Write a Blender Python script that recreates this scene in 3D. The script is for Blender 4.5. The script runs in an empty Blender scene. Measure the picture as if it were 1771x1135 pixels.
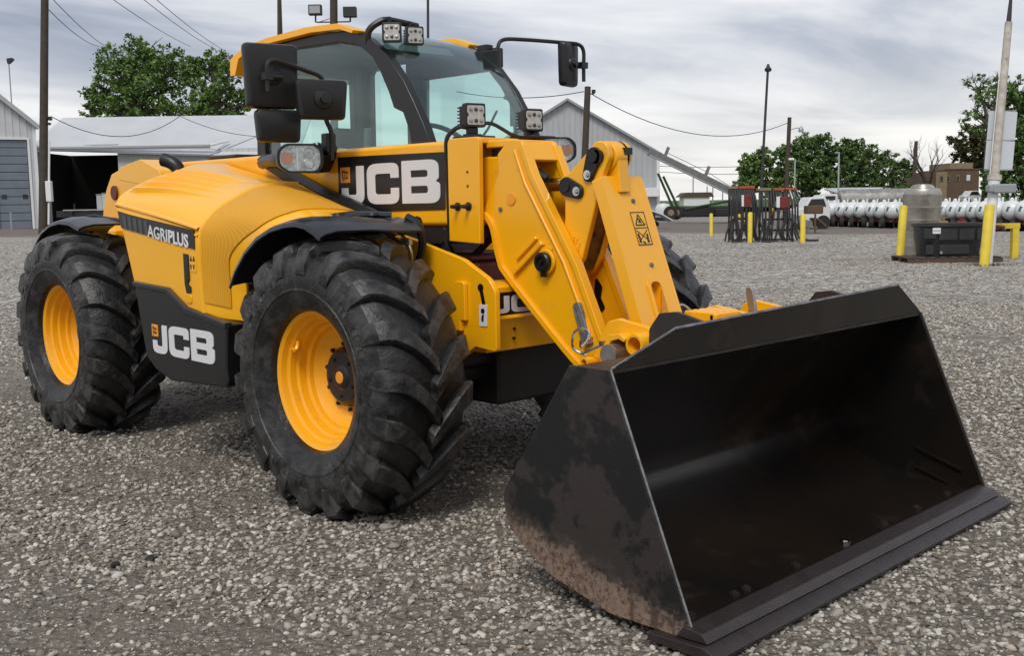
import bpy, bmesh, math, random
from mathutils import Vector, Matrix, noise
R = math.radians
scene = bpy.context.scene
COL = scene.collection
random.seed(7)

# ------------------------------------------------------------------ camera
CAMP = Vector((3.981, -3.808, 1.383)); YAW, PITCH, ROLL, FPX = 2.361, -0.116, 0.017, 1859.0
fw = Vector((math.cos(YAW)*math.cos(PITCH), math.sin(YAW)*math.cos(PITCH), math.sin(PITCH)))
rt = fw.cross(Vector((0, 0, 1))).normalized(); dn = fw.cross(rt)
rt, dn = (math.cos(ROLL)*rt + math.sin(ROLL)*dn), (-math.sin(ROLL)*rt + math.cos(ROLL)*dn)
cam = bpy.data.cameras.new('camera'); cam.sensor_width = 36; cam.lens = FPX/1771*36
cam.clip_start = .05; cam.clip_end = 6000
camo = bpy.data.objects.new('camera', cam); COL.objects.link(camo)
mm = Matrix((rt, -dn, -fw)).transposed().to_4x4(); mm.translation = CAMP; camo.matrix_world = mm
scene.camera = camo

def at(u, v, D):
    """the place a depth D (metres) away in the direction surveyed at photo coordinate u, v"""
    return CAMP + ((u-885.5)/FPX*rt + (v-567.5)/FPX*dn + fw)*D

# ------------------------------------------------------------------ world, sun, exposure
SUN_EL, SUN_AZ = 52, -62         # degrees; azimuth of the sun measured from +X towards +Y
w = bpy.data.worlds.new('World'); scene.world = w; w.use_nodes = True
nt = w.node_tree; nt.nodes.clear()
def N(t, typ, **kw):
    n = t.nodes.new(typ)
    for k, v in kw.items():
        if k.startswith('i_'): n.inputs[k[2:].replace('_', ' ')].default_value = v
        else: setattr(n, k, v)
    return n
def math_(t, op, a, b=None, c=None):
    n = t.nodes.new('ShaderNodeMath'); n.operation = op
    for i, x in enumerate((a, b, c)):
        if x is None: continue
        if isinstance(x, (int, float)): n.inputs[i].default_value = x
        else: t.links.new(x, n.inputs[i])
    return n.outputs[0]
def ramp(t, fac, stops, interp='LINEAR'):
    n = t.nodes.new('ShaderNodeValToRGB'); n.color_ramp.interpolation = interp
    e = n.color_ramp.elements
    while len(e) < len(stops): e.new(.5)
    for x, (p, c) in zip(e, stops):
        x.position = p; x.color = (*c, 1) if len(c) == 3 else c
    t.links.new(fac, n.inputs[0]); return n.outputs[0]
def mix(t, fac, a, b, typ='MIX'):
    n = t.nodes.new('ShaderNodeMix'); n.data_type = 'RGBA'; n.blend_type = typ
    for i, x in ((0, fac), (6, a), (7, b)):
        if isinstance(x, (int, float)): n.inputs[i].default_value = x
        elif isinstance(x, tuple): n.inputs[i].default_value = (*x, 1) if len(x) == 3 else x
        else: t.links.new(x, n.inputs[i])
    return n.outputs[2]
sky = N(nt, 'ShaderNodeTexSky', sky_type='NISHITA', sun_disc=False)
sky.sun_elevation = R(SUN_EL); sky.sun_rotation = R(90 - SUN_AZ)
tc = N(nt, 'ShaderNodeTexCoord'); sp = N(nt, 'ShaderNodeSeparateXYZ'); nt.links.new(tc.outputs['Generated'], sp.inputs[0])
zz = math_(nt, 'ADD', math_(nt, 'MAXIMUM', sp.outputs[2], 0.0), .10)
cx = math_(nt, 'DIVIDE', sp.outputs[0], zz); cy = math_(nt, 'DIVIDE', sp.outputs[1], zz)
cb = N(nt, 'ShaderNodeCombineXYZ'); nt.links.new(cx, cb.inputs[0]); nt.links.new(cy, cb.inputs[1])
mp = N(nt, 'ShaderNodeMapping'); mp.inputs['Rotation'].default_value = (0, 0, R(-62)); mp.inputs['Scale'].default_value = (.55, .30, 1)
mp.inputs['Location'].default_value = (3.1, 1.7, 0)
nt.links.new(cb.outputs[0], mp.inputs[0])
n1 = N(nt, 'ShaderNodeTexNoise', i_Scale=1.7, i_Detail=8.0, i_Roughness=.55, i_Distortion=.5); nt.links.new(mp.outputs[0], n1.inputs['Vector'])
n2 = N(nt, 'ShaderNodeTexNoise', i_Scale=.45, i_Detail=3.0, i_Roughness=.5); nt.links.new(mp.outputs[0], n2.inputs['Vector'])
cl = math_(nt, 'ADD', math_(nt, 'MULTIPLY', n1.outputs[0], .74), math_(nt, 'MULTIPLY', n2.outputs[0], .26))
ccol = ramp(nt, cl, [(.35, (2.3, 2.55, 3.15)), (.44, (3.3, 3.5, 4.05)), (.53, (4.9, 5.0, 5.3)), (.63, (6.3, 6.3, 6.4))])
lowband = ramp(nt, sp.outputs[2], [(.0, (1, 1, 1)), (.06, (.8, .8, .8)), (.13, (0, 0, 0))])
ccol2 = mix(nt, math_(nt, 'MULTIPLY', lowband, .62), ccol, (7.2, 6.95, 6.55))
skyc = mix(nt, .93, sky.outputs[0], ccol2)
bg = N(nt, 'ShaderNodeBackground', i_Strength=.1); nt.links.new(skyc, bg.inputs[0])
wo = N(nt, 'ShaderNodeOutputWorld'); nt.links.new(bg.outputs[0], wo.inputs[0])
sl = bpy.data.lights.new('sun', 'SUN'); sl.energy = 1.5; sl.angle = R(22); sl.color = (1, .96, .9)
so = bpy.data.objects.new('sun', sl); COL.objects.link(so)
sd = Vector((math.cos(R(SUN_EL))*math.cos(R(SUN_AZ)), math.cos(R(SUN_EL))*math.sin(R(SUN_AZ)), math.sin(R(SUN_EL))))
so.rotation_euler = sd.to_track_quat('Z', 'Y').to_euler(); so.location = (0, -6, 12)
vs = scene.view_settings; vs.view_transform = 'Standard'; vs.look = 'None'; vs.exposure = 0.58; vs.gamma = 1; vs.use_curve_mapping = False
scene.cycles.max_bounces = 8; scene.cycles.transparent_max_bounces = 24
scene.cycles.sample_clamp_indirect = 6

# ------------------------------------------------------------------ materials
MAT = {}
def material(name, base, rough=.5, metal=0, coat=0, spec=.5, var=None, bump=None, dirt=None, emis=None, worldco=False, rvar=0):
    """var=(scale, colour, amount) second colour mottling; bump=(scale, strength, dist); dirt=(scale, colour, lo, hi)"""
    m = bpy.data.materials.new(name); m.use_nodes = True; t = m.node_tree
    b = t.nodes['Principled BSDF']; MAT[name] = m
    b.inputs['Roughness'].default_value = rough; b.inputs['Metallic'].default_value = metal
    b.inputs['Specular IOR Level'].default_value = spec
    if coat: b.inputs['Coat Weight'].default_value = coat; b.inputs['Coat Roughness'].default_value = .12
    co = N(t, 'ShaderNodeTexCoord').outputs['Object']
    if worldco: co = N(t, 'ShaderNodeNewGeometry').outputs['Position']
    col = base
    def noi(s, d=6, r=.6):
        n = N(t, 'ShaderNodeTexNoise', i_Scale=s, i_Detail=float(d), i_Roughness=r); t.links.new(co, n.inputs['Vector']); return n.outputs[0]
    if var: col = mix(t, math_(t, 'MULTIPLY', ramp(t, noi(var[0]), [(.35, (0, 0, 0)), (.65, (1, 1, 1))]), var[2]), base, var[1])
    if dirt:
        f = ramp(t, noi(dirt[0], 8, .68), [(dirt[2], (0, 0, 0)), (dirt[3], (1, 1, 1))]); col = mix(t, f, col, dirt[1])
        r2 = math_(t, 'ADD', math_(t, 'MULTIPLY', f, .3), rough); t.links.new(r2, b.inputs['Roughness'])
    elif rvar:
        t.links.new(math_(t, 'ADD', math_(t, 'MULTIPLY', noi(9), rvar), rough - rvar/2), b.inputs['Roughness'])
    if isinstance(col, tuple): b.inputs['Base Color'].default_value = (*col, 1)
    else: t.links.new(col, b.inputs['Base Color'])
    if bump:
        bn = N(t, 'ShaderNodeBump', i_Strength=bump[1], i_Distance=bump[2]); t.links.new(noi(bump[0]), bn.inputs['Height'])
        t.links.new(bn.outputs[0], b.inputs['Normal'])
    if emis: b.inputs['Emission Color'].default_value = (*emis[0], 1); b.inputs['Emission Strength'].default_value = emis[1]
    return m
YEL = (.90, .425, .004)
material('yellow_paint', YEL, .30, coat=.4, var=(1.7, (.86, .39, .004), .6), dirt=(5.5, (.50, .25, .05), .60, .86))
material('yellow_plastic', (.92, .445, .005), .30, coat=.35, var=(1.2, (.88, .415, .005), .5), bump=(180, .04, .002))
material('rim_paint', (.88, .385, .004), .32, coat=.2, dirt=(9, (.38, .20, .06), .60, .85))
material('decal_yellow', (.84, .44, .03), .4)
material('decal_orange', (.85, .32, .02), .4)
material('logo_white', (.66, .66, .67), .4)
material('logo_black', (.009, .009, .010), .32)
material('logo_grey', (.05, .05, .052), .35)
material('black_plastic', (.006, .006, .0065), .40, var=(6, (.011, .011, .012), .7), bump=(120, .08, .002))
material('fender_plastic', (.017, .019, .024), .24, var=(3, (.026, .027, .031), .6), rvar=.12)
material('black_metal', (.007, .007, .008), .4, var=(7, (.022, .02, .018), .7))
material('under_black', (.006, .006, .0065), .6, var=(5, (.016, .014, .012), .6))
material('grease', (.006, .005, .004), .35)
material('rust_red', (.16, .022, .018), .5, var=(6, (.08, .02, .016), .7))
material('shaded_greasy_paint', (.30, .13, .015), .45, var=(5, (.05, .03, .015), .9), dirt=(7, (.012, .009, .006), .45, .58))  # brown grease on yellow, with the shadow between the crank plates painted in
material('chrome', (.6, .6, .6), .14, metal=1)
material('zinc', (.46, .45, .42), .38, metal=.9, var=(20, (.28, .26, .23), .7))
material('worn_steel', (.26, .26, .27), .45, metal=.5, var=(18, (.10, .10, .10), .9))
material('cab_frame', (.006, .006, .007), .32, rvar=.15)
material('interior', (.024, .028, .029), .75)
material('interior_light', (.09, .11, .11), .7)
material('amber', (.45, .13, .03), .2)
material('lens', (.75, .76, .76), .12, metal=.8, var=(30, (.22, .22, .22), .8), bump=(55, .5, .01))
material('led_face', (.50, .50, .48), .3, metal=.2, var=(60, (.35, .35, .33), .6))
material('led_dark', (.05, .045, .035), .3)
def rubber(name):
    m = material(name, (.005, .005, .0055), .40, var=(4, (.010, .010, .010), .8), dirt=(14, (.026, .025, .024), .58, .78), bump=(46, .55, .009))
    t = m.node_tree; b = t.nodes['Principled BSDF']; old = b.inputs['Base Color'].links[0].from_socket
    pt = ramp(t, N(t, 'ShaderNodeNewGeometry').outputs['Pointiness'], [(.515, (0, 0, 0)), (.60, (1, 1, 1))])
    n = N(t, 'ShaderNodeTexNoise', i_Scale=16.0, i_Detail=6.0); t.links.new(N(t, 'ShaderNodeTexCoord').outputs['Object'], n.inputs['Vector'])
    f = math_(t, 'MULTIPLY', pt, ramp(t, n.outputs[0], [(.42, (0, 0, 0)), (.62, (1, 1, 1))]))
    c1 = mix(t, math_(t, 'MULTIPLY', f, .7), old, (.085, .082, .078))
    co = N(t, 'ShaderNodeTexCoord').outputs['Object']; sx = N(t, 'ShaderNodeSeparateXYZ'); t.links.new(co, sx.inputs[0])
    side = ramp(t, math_(t, 'ABSOLUTE', sx.outputs[1]), [(.19, (0, 0, 0)), (.235, (1, 1, 1))])
    vc = N(t, 'ShaderNodeTexVoronoi', i_Scale=11.0); t.links.new(co, vc.inputs['Vector']); sc_ = N(t, 'ShaderNodeSeparateColor'); t.links.new(vc.outputs['Color'], sc_.inputs[0])
    scuff = ramp(t, math_(t, 'ADD', math_(t, 'MULTIPLY', n.outputs[0], .7), math_(t, 'MULTIPLY', sc_.outputs[0], .3)), [(.42, (0, 0, 0)), (.68, (1, 1, 1))])
    g2 = math_(t, 'MULTIPLY', math_(t, 'MULTIPLY', side, scuff), .45)
    t.links.new(mix(t, g2, c1, (.075, .074, .073)), b.inputs['Base Color']); return m
rubber('tyre_rubber')
def glass_mat(name, tint, rough=.0):
    m = bpy.data.materials.new(name); m.use_nodes = True; t = m.node_tree; t.nodes.clear(); MAT[name] = m
    tr = N(t, 'ShaderNodeBsdfTransparent'); tr.inputs[0].default_value = (*tint, 1)
    gl = N(t, 'ShaderNodeBsdfGlossy'); gl.inputs['Roughness'].default_value = .02 + rough; gl.inputs[0].default_value = (.9, .95, .95, 1)
    lw = N(t, 'ShaderNodeLayerWeight', i_Blend=.5)
    sch = math_(t, 'ADD', math_(t, 'MULTIPLY', math_(t, 'POWER', lw.outputs['Facing'], 4.0), .9), .04)
    nz = N(t, 'ShaderNodeTexNoise', i_Scale=2.2, i_Detail=6.0)
    f2 = math_(t, 'ADD', sch, math_(t, 'MULTIPLY', nz.outputs[0], .03))
    ms = N(t, 'ShaderNodeMixShader'); t.links.new(f2, ms.inputs[0]); t.links.new(tr.outputs[0], ms.inputs[1]); t.links.new(gl.outputs[0], ms.inputs[2])
    o = N(t, 'ShaderNodeOutputMaterial'); t.links.new(ms.outputs[0], o.inputs[0]); return m
glass_mat('cab_glass', (.87, .965, .945)); glass_mat('lamp_glass', (.93, .95, .95))
def bucket_mat():
    """black paint worn to bare rusty steel low on the plates, where the shovel drags"""
    m = bpy.data.materials.new('bucket_paint'); m.use_nodes = True; t = m.node_tree; b = t.nodes['Principled BSDF']; MAT['bucket_paint'] = m
    co = N(t, 'ShaderNodeTexCoord').outputs['Object']; s = N(t, 'ShaderNodeSeparateXYZ'); t.links.new(co, s.inputs[0])
    def noi(sc, d=8, r=.65, vec=co):
        n = N(t, 'ShaderNodeTexNoise', i_Scale=sc, i_Detail=float(d), i_Roughness=r); t.links.new(vec, n.inputs['Vector']); return n.outputs[0]
    worn = ramp(t, noi(3.1), [(.49, (0, 0, 0)), (.53, (1, 1, 1))])
    col = mix(t, worn, (.028, .022, .0205), (.006, .006, .0065))
    line = math_(t, 'ADD', math_(t, 'ADD', s.outputs[2], math_(t, 'MULTIPLY', s.outputs[0], .27)), math_(t, 'MULTIPLY', math_(t, 'ADD', math_(t, 'MULTIPLY', noi(9), .6), math_(t, 'MULTIPLY', noi(45), .4)), .26))
    low = ramp(t, line, [(.735, (1, 1, 1)), (.775, (.7, .7, .7)), (.80, (.15, .15, .15)), (.84, (0, 0, 0))])
    rust = mix(t, noi(26), (.14, .075, .038), (.25, .20, .16))
    rust = mix(t, ramp(t, noi(75), [(.45, (0, 0, 0)), (.6, (1, 1, 1))]), rust, (.075, .042, .03))
    col = mix(t, low, col, rust)
    mv = N(t, 'ShaderNodeMapping'); mv.inputs['Scale'].default_value = (30, 30, 3); t.links.new(co, mv.inputs[0])
    sc = ramp(t, noi(1, 4, .6, mv.outputs[0]), [(.66, (0, 0, 0)), (.70, (1, 1, 1))])
    col = mix(t, math_(t, 'MULTIPLY', sc, .35), col, (.05, .045, .042))
    md = N(t, 'ShaderNodeMapping'); md.inputs['Scale'].default_value = (22, 22, 1.2); t.links.new(co, md.inputs[0])
    drip = math_(t, 'MULTIPLY', ramp(t, noi(1, 3, .5, md.outputs[0]), [(.60, (0, 0, 0)), (.66, (1, 1, 1))]), low)
    col = mix(t, math_(t, 'MULTIPLY', drip, .7), col, (.028, .014, .011))
    t.links.new(col, b.inputs['Base Color'])
    t.links.new(math_(t, 'ADD', math_(t, 'MULTIPLY', low, .35), math_(t, 'ADD', .36, math_(t, 'MULTIPLY', noi(5), .15))), b.inputs['Roughness'])
    bn = N(t, 'ShaderNodeBump', i_Strength=.25, i_Distance=.004); t.links.new(noi(60), bn.inputs['Height']); t.links.new(bn.outputs[0], b.inputs['Normal'])
bucket_mat()
material('bucket_inside', (.0048, .0042, .004), .32, var=(1.6, (.013, .0078, .0045), .9), dirt=(2.6, (.030, .0175, .009), .54, .80), bump=(40, .12, .004))
material('edge_steel', (.018, .0125, .012), .42, var=(14, (.034, .026, .024), .6), dirt=(24, (.055, .03, .02), .60, .76), bump=(50, .3, .004))
def mesh_grille():
    m = bpy.data.materials.new('grille_mesh'); m.use_nodes = True; t = m.node_tree; b = t.nodes['Principled BSDF']; MAT['grille_mesh'] = m
    v = N(t, 'ShaderNodeTexVoronoi', i_Scale=230.0, i_Randomness=0.0); t.links.new(N(t, 'ShaderNodeTexCoord').outputs['Object'], v.inputs['Vector'])
    t.links.new(ramp(t, v.outputs['Distance'], [(.26, (.50, .225, .004)), (.48, (.74, .345, .005))]), b.inputs['Base Color'])
    b.inputs['Roughness'].default_value = .5
    bn = N(t, 'ShaderNodeBump', i_Strength=.5, i_Distance=.004); t.links.new(v.outputs['Distance'], bn.inputs['Height']); t.links.new(bn.outputs[0], b.inputs['Normal'])
mesh_grille()

# ------------------------------------------------------------------ mesh helpers
class MB:
    def __init__(s): s.v = []; s.f = []
    def add(s, vs, fs):
        o = len(s.v); s.v += [tuple(x) for x in vs]; s.f += [tuple(i+o for i in f) for f in fs]; return s
    def box(s, c, d, rot=None):
        x, y, z = (k/2 for k in d); P = [Vector((a*x, b*y, e*z)) for a in (-1, 1) for b in (-1, 1) for e in (-1, 1)]
        if rot: P = [rot @ p for p in P]
        return s.add([p + Vector(c) for p in P], [(0, 1, 3, 2), (4, 6, 7, 5), (0, 4, 5, 1), (2, 3, 7, 6), (0, 2, 6, 4), (1, 5, 7, 3)])
    def span(s, a, b): return s.box([(i+j)/2 for i, j in zip(a, b)], [abs(j-i) for i, j in zip(a, b)])
    def prism(s, poly, ax, d0, d1):
        """2D polygon extruded along axis ax ('x','y','z'); the polygon holds the two other coordinates in order"""
        k = 'xyz'.index(ax)
        def mk(p, d): q = list(p); q.insert(k, d); return q
        n = len(poly)
        return s.add([mk(p, d0) for p in poly] + [mk(p, d1) for p in poly],
                     [tuple(range(n))[::-1], tuple(range(n, 2*n))] + [(i, (i+1) % n, n+(i+1) % n, n+i) for i in range(n)])
    def tube(s, path, r, n=8, caps=True):
        P = [Vector(p) for p in path]; rs = r if isinstance(r, (list, tuple)) else [r]*len(P)
        o = len(s.v); up = None
        for i, p in enumerate(P):
            t = (P[min(i+1, len(P)-1)] - P[max(i-1, 0)]).normalized()
            if up is None: up = t.orthogonal().normalized()
            up = (up - t*up.dot(t)).normalized(); b = t.cross(up)
            for j in range(n):
                a = 2*math.pi*j/n; s.v.append(tuple(p + (up*math.cos(a) + b*math.sin(a))*rs[i]))
        for i in range(len(P)-1):
            for j in range(n): s.f.append((o+i*n+j, o+i*n+(j+1) % n, o+(i+1)*n+(j+1) % n, o+(i+1)*n+j))
        if caps: s.f.append(tuple(o+j for j in range(n))[::-1]); s.f.append(tuple(o+(len(P)-1)*n+j for j in range(n)))
        return s
    def cyl(s, a, b, r, n=16): return s.tube([a, b], r, n)
    def lathe(s, prof, c, ax, n=48, closed=False):
        """prof: list of (along axis, radius)"""
        k = 'xyz'.index(ax); o = len(s.v); m = len(prof)
        for h, r in prof:
            for j in range(n):
                a = 2*math.pi*j/n; q = [r*math.cos(a), r*math.sin(a)]; q.insert(k, h); s.v.append(tuple(q[i]+c[i] for i in range(3)))
        for i in range(m-1 + (1 if closed else 0)):
            i2 = (i+1) % m
            for j in range(n): s.f.append((o+i*n+j, o+i*n+(j+1) % n, o+i2*n+(j+1) % n, o+i2*n+j))
        if not closed: s.f.append(tuple(o+j for j in range(n))[::-1]); s.f.append(tuple(o+(m-1)*n+j for j in range(n)))
        return s
    def grid(s, rows):
        o = len(s.v); n = len(rows[0])
        for r in rows: s.v += [tuple(p) for p in r]
        for i in range(len(rows)-1):
            for j in range(n-1): s.f.append((o+i*n+j, o+i*n+j+1, o+(i+1)*n+j+1, o+(i+1)*n+j))
        return s
    def shell(s, rows, th):
        """grid with thickness th along its normals"""
        A = MB().grid(rows); nr, nc = len(rows), len(rows[0])
        def nrm(i, j):
            a = Vector(rows[min(i+1, nr-1)][j]) - Vector(rows[max(i-1, 0)][j]); b = Vector(rows[i][min(j+1, nc-1)]) - Vector(rows[i][max(j-1, 0)])
            return a.cross(b).normalized()
        rows2 = [[Vector(rows[i][j]) + nrm(i, j)*th for j in range(nc)] for i in range(nr)]
        o = len(s.v); k = nr*nc
        s.grid(rows); s.grid(rows2)
        per = [(0, j) for j in range(nc)] + [(i, nc-1) for i in range(1, nr)] + [(nr-1, j) for j in range(nc-2, -1, -1)] + [(i, 0) for i in range(nr-2, 0, -1)]
        for a, b in zip(per, per[1:]+per[:1]):
            x, y = a[0]*nc+a[1], b[0]*nc+b[1]; s.f.append((o+x, o+y, o+k+y, o+k+x))
        return s
def mesh_of(mb, name, recalc=True):
    me = bpy.data.meshes.new(name); me.from_pydata(mb.v, [], mb.f); me.update()
    if recalc:
        b = bmesh.new(); b.from_mesh(me); bmesh.ops.recalc_face_normals(b, faces=b.faces); b.to_mesh(me); b.free()
    return me
def obj(name, mb, mat, parent=None, bevel=0, seg=2, sharp=35, smooth=True):
    me = mb if isinstance(mb, bpy.types.Mesh) else mesh_of(mb, name)
    if mat and not me.materials: me.materials.append(MAT[mat])
    if smooth:
        me.shade_smooth()
        if not bevel: me.set_sharp_from_angle(angle=R(sharp))
    o = bpy.data.objects.new(name, me); COL.objects.link(o); o.parent = parent
    if bevel:
        md = o.modifiers.new('edge', 'BEVEL'); md.width = bevel; md.segments = seg; md.limit_method = 'ANGLE'; md.angle_limit = R(32); md.harden_normals = True
    return o
def tag(o, label=None, cat=None, group=None, kind=None):
    for k, v in (('label', label), ('category', cat), ('group', group), ('kind', kind)):
        if v: o[k] = v
    return o
def empty(name, loc=(0, 0, 0), parent=None, rz=0):
    o = bpy.data.objects.new(name, None); o.empty_display_size = .2; COL.objects.link(o); o.location = loc; o.parent = parent; o.rotation_euler.z = rz; return o
def copy_tree(o, parent=None):
    c = o.copy(); COL.objects.link(c); c.parent = parent
    for ch in list(o.children): copy_tree(ch, c)
    return c
def cr(P, n):
    """Catmull-Rom resampling of a polyline to n points"""
    P = [Vector(p) for p in P]; out = []
    for k in range(n):
        t = k/(n-1)*(len(P)-1); i = min(int(t), len(P)-2); f = t-i
        p0, p1, p2, p3 = P[max(i-1, 0)], P[i], P[i+1], P[min(i+2, len(P)-1)]
        out.append(.5*((2*p1) + (p2-p0)*f + (2*p0-5*p1+4*p2-p3)*f*f + (3*p1-p0-3*p2+p3)*f**3))
    return out
def rpoly(P, n=5):
    """polygon with rounded corners; each point (a, b) or (a, b, radius)"""
    out = []; m = len(P)
    for i, p in enumerate(P):
        if len(p) < 3 or p[2] <= 0: out.append((p[0], p[1])); continue
        c = Vector(p[:2]); a = Vector(P[i-1][:2]) - c; b = Vector(P[(i+1) % m][:2]) - c
        la, lb = a.length, b.length; a.normalize(); b.normalize()
        ang = a.angle(b); d = min(p[2]/math.tan(ang/2), la*.49, lb*.49)
        s, e = c + a*d, c + b*d
        for k in range(n+1):
            f = k/n; q = s*(1-f)**2 + c*2*f*(1-f) + e*f*f; out.append((q.x, q.y))
    return out
def circle(cx, cz, r, a0=0, a1=360, n=16):
    return [(cx+r*math.cos(R(a0+(a1-a0)*i/n)), cz+r*math.sin(R(a0+(a1-a0)*i/n))) for i in range(n + (0 if a1-a0 == 360 else 1))]
def holed(outer, holes, ax, d0, d1, name):
    """prism with holes, via a filled 2D curve"""
    cu = bpy.data.curves.new(name, 'CURVE'); cu.dimensions = '2D'; cu.fill_mode = 'BOTH'; cu.extrude = abs(d1-d0)/2
    for P in [outer] + holes:
        sp_ = cu.splines.new('POLY'); sp_.points.add(len(P)-1)
        for q, p in zip(sp_.points, P): q.co = (p[0], p[1], 0, 1)
        sp_.use_cyclic_u = True
    o = bpy.data.objects.new(name, cu); COL.objects.link(o)
    me = bpy.data.meshes.new_from_object(o.evaluated_get(bpy.context.evaluated_depsgraph_get()))
    bpy.data.objects.remove(o); bpy.data.curves.remove(cu)
    k = 'xyz'.index(ax); m = (d0+d1)/2
    for v in me.vertices:
        q = [v.co.x, v.co.y]; q.insert(k, v.co.z + m); v.co = q
    b = bmesh.new(); b.from_mesh(me); bmesh.ops.remove_doubles(b, verts=b.verts, dist=1e-5); bmesh.ops.recalc_face_normals(b, faces=b.faces); b.to_mesh(me); b.free()
    return me
def text_mesh(txt, size, depth, bold=0.0):
    cu = bpy.data.curves.new('t', 'FONT'); cu.body = txt; cu.size = size; cu.extrude = depth/2; cu.offset = bold; cu.resolution_u = 3
    o = bpy.data.objects.new('t', cu); COL.objects.link(o)
    me = bpy.data.meshes.new_from_object(o.evaluated_get(bpy.context.evaluated_depsgraph_get()))
    bpy.data.objects.remove(o); bpy.data.curves.remove(cu); return me
def hexbolt(mb, c, ax, r, h):
    k = 'xyz'.index(ax); a = list(c); b = list(c); b[k] += h; mb.tube([a, b], r, 6)
    b2 = list(b); b2[k] += h*.3; mb.tube([b, b2], r*.55, 8); return mb

# ================================================================== TELEHANDLER (x forward, y to its left, front axle above the origin)
TH = tag(empty('telehandler'), 'yellow and black farm telehandler with wide black bucket resting on the gravel', 'telehandler')
def part(name, mb, mat, bevel=0, parent=None, **k): return obj(name, mb, mat, parent or TH, bevel, **k)
WZ = .607
# ---- wheels
def tyre_mesh():
    mb = MB(); HW = .25
    prof = [(-.165, .312), (-.20, .325), (-.235, .385), (-.246, .45), (-.240, .51), (-.222, .555), (-.178, .587), (-.09, .600), (0, .604)]
    prof = prof + [(-y, r) for y, r in prof[-2::-1]]
    mb.lathe(prof, (0, 0, 0), 'y', 120, closed=False)
    mb.f = [f for f in mb.f if len(f) == 4]
    NL = 18
    def rb(y):   # carcass radius under lug
        y = abs(y); return .604 - .022*(y/.17)**2 if y < .17 else .582 - (y-.17)*.8
    for side in (-1, 1):
        for k in range(NL):
            a0 = 2*math.pi*(k + (.5 if side > 0 else 0))/NL
            rnd = random.Random(k*7+side)
            st = []
            for i in range(12):
                f = i/11
                if f < .8:
                    t = f/.8; y = -.012 + .237*t; off = .29*(1-(1-t)**1.7); rt_ = .645 - .036*t**2.6; rl = rb(y)-.012
                    wd = .036 + .014*t
                else:
                    t = (f-.8)/.2; y = .225 + .026*math.sin(t*2.2); off = .29 + .02*t; rt_ = .609 - .125*t; rl = rt_-.035
                    wd = .050 - .014*t
                st.append((y, off, rt_, rl, wd))
            o = len(mb.v)
            for i, (y, off, rt_, rl, wd) in enumerate(st):
                a = a0 + off
                jit = rnd.uniform(-.0015, .0015)
                for (rr, dw) in ((rl, -1.28), (rt_-.008, -1.0), (rt_+jit, -.86), (rt_+jit, .86), (rt_-.008, 1.0), (rl, 1.28)):
                    aa = a + dw*wd/.62
                    yy = y
                    if i > 9 and rr == rl: yy = y - .03
                    if i >= 9:
                        if rr == rl: yy = .195
                    mb.v.append((rr*math.cos(aa), side*yy, rr*math.sin(aa)))
            for i in range(11):
                for j in range(5): mb.f.append((o+i*6+j, o+i*6+j+1, o+(i+1)*6+j+1, o+(i+1)*6+j))
            mb.f.append(tuple(o+j for j in range(6))); mb.f.append(tuple(o+66+j for j in range(6)))
    # raised sidewall rings and lettering blocks
    for side in (-1, 1):
        mb.lathe([(side*.235, .405), (side*.244, .41), (side*.2445, .418), (side*.239, .424)], (0, 0, 0), 'y', 90)
        mb.f = [f for f in mb.f if len(f) < 20]
        for a0, n in ((.35, 8), (2.0, 10), (4.1, 8), (5.5, 6)):
            for k in range(n):
                a = a0 + k*.07
                if k % 3 == 2: continue
                o = len(mb.v)
                for da, rr, yy in ((-.024, .45, .2415), (.024, .45, .2415), (.024, .49, .237), (-.024, .49, .237), (-.02, .453, .2485), (.02, .453, .2485), (.02, .487, .2445), (-.02, .487, .2445)):
                    mb.v.append((rr*math.cos(a+da), side*yy, rr*math.sin(a+da)))
                mb.f += [tuple(o+i for i in q) for q in ((4, 5, 6, 7), (0, 1, 5, 4), (1, 2, 6, 5), (2, 3, 7, 6), (3, 0, 4, 7))]
    # the loaded footprint
    out = []
    for x, y, z in mb.v:
        if z < -WZ + .10:
            g = (-WZ + .10 - z)/.14; y *= 1 + .05*max(0, g)
        z = max(z, -WZ - .004); out.append((x, y, z))
    mb.v = out
    return mesh_of(mb, 'tyre')
TY = tyre_mesh()
def rim_mesh():
    p = [(-.172, .312), (-.172, .335), (-.162, .335), (-.158, .300), (-.05, .285), (-.03, .262), (-.03, .262), (-.03, .10), (-.012, .10), (-.010, .175),
         (.004, .212), (.024, .232), (.044, .236), (.052, .252), (.085, .258), (.094, .270), (.124, .275), (.134, .288), (.160, .296), (.166, .307), (.172, .318), (.182, .322), (.188, .330), (.186, .337), (.172, .338), (.165, .312)]
    return mesh_of(MB().lathe(p, (0, 0, 0), 'y', 72, closed=True), 'rim')
RM = rim_mesh()
def hub_mesh():
    mb = MB().lathe([(-.07, .12), (-.004, .140), (.010, .137), (.022, .128), (.028, .12), (.034, .112), (.034, .06), (.040, .052), (.042, .045)], (0, 0, 0), 'y', 36)
    for k in range(10):
        a = 2*math.pi*k/10+.2; hexbolt(mb, (.152*math.cos(a), -.004, .152*math.sin(a)), 'y', .011, .012)
    for k in range(5):
        a = 2*math.pi*k/5; hexbolt(mb, (.088*math.cos(a), .030, .088*math.sin(a)), 'y', .009, .010)
    return mesh_of(mb, 'hub')
HB = hub_mesh()
CAP = mesh_of(MB().lathe([(.036, .028), (.045, .028), (.048, .023), (.048, .001)], (0, 0, 0), 'y', 24), 'hub_cap')
VAL = mesh_of(MB().tube([(.0, .12, .272), (.015, .135, .245), (.03, .13, .238), (.045, .12, .25), (.05, .11, .268)], .010, 8).tube([(.02, .10, .27), (.02, .16, .245)], .006, 8), 'valve_guard')
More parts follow.
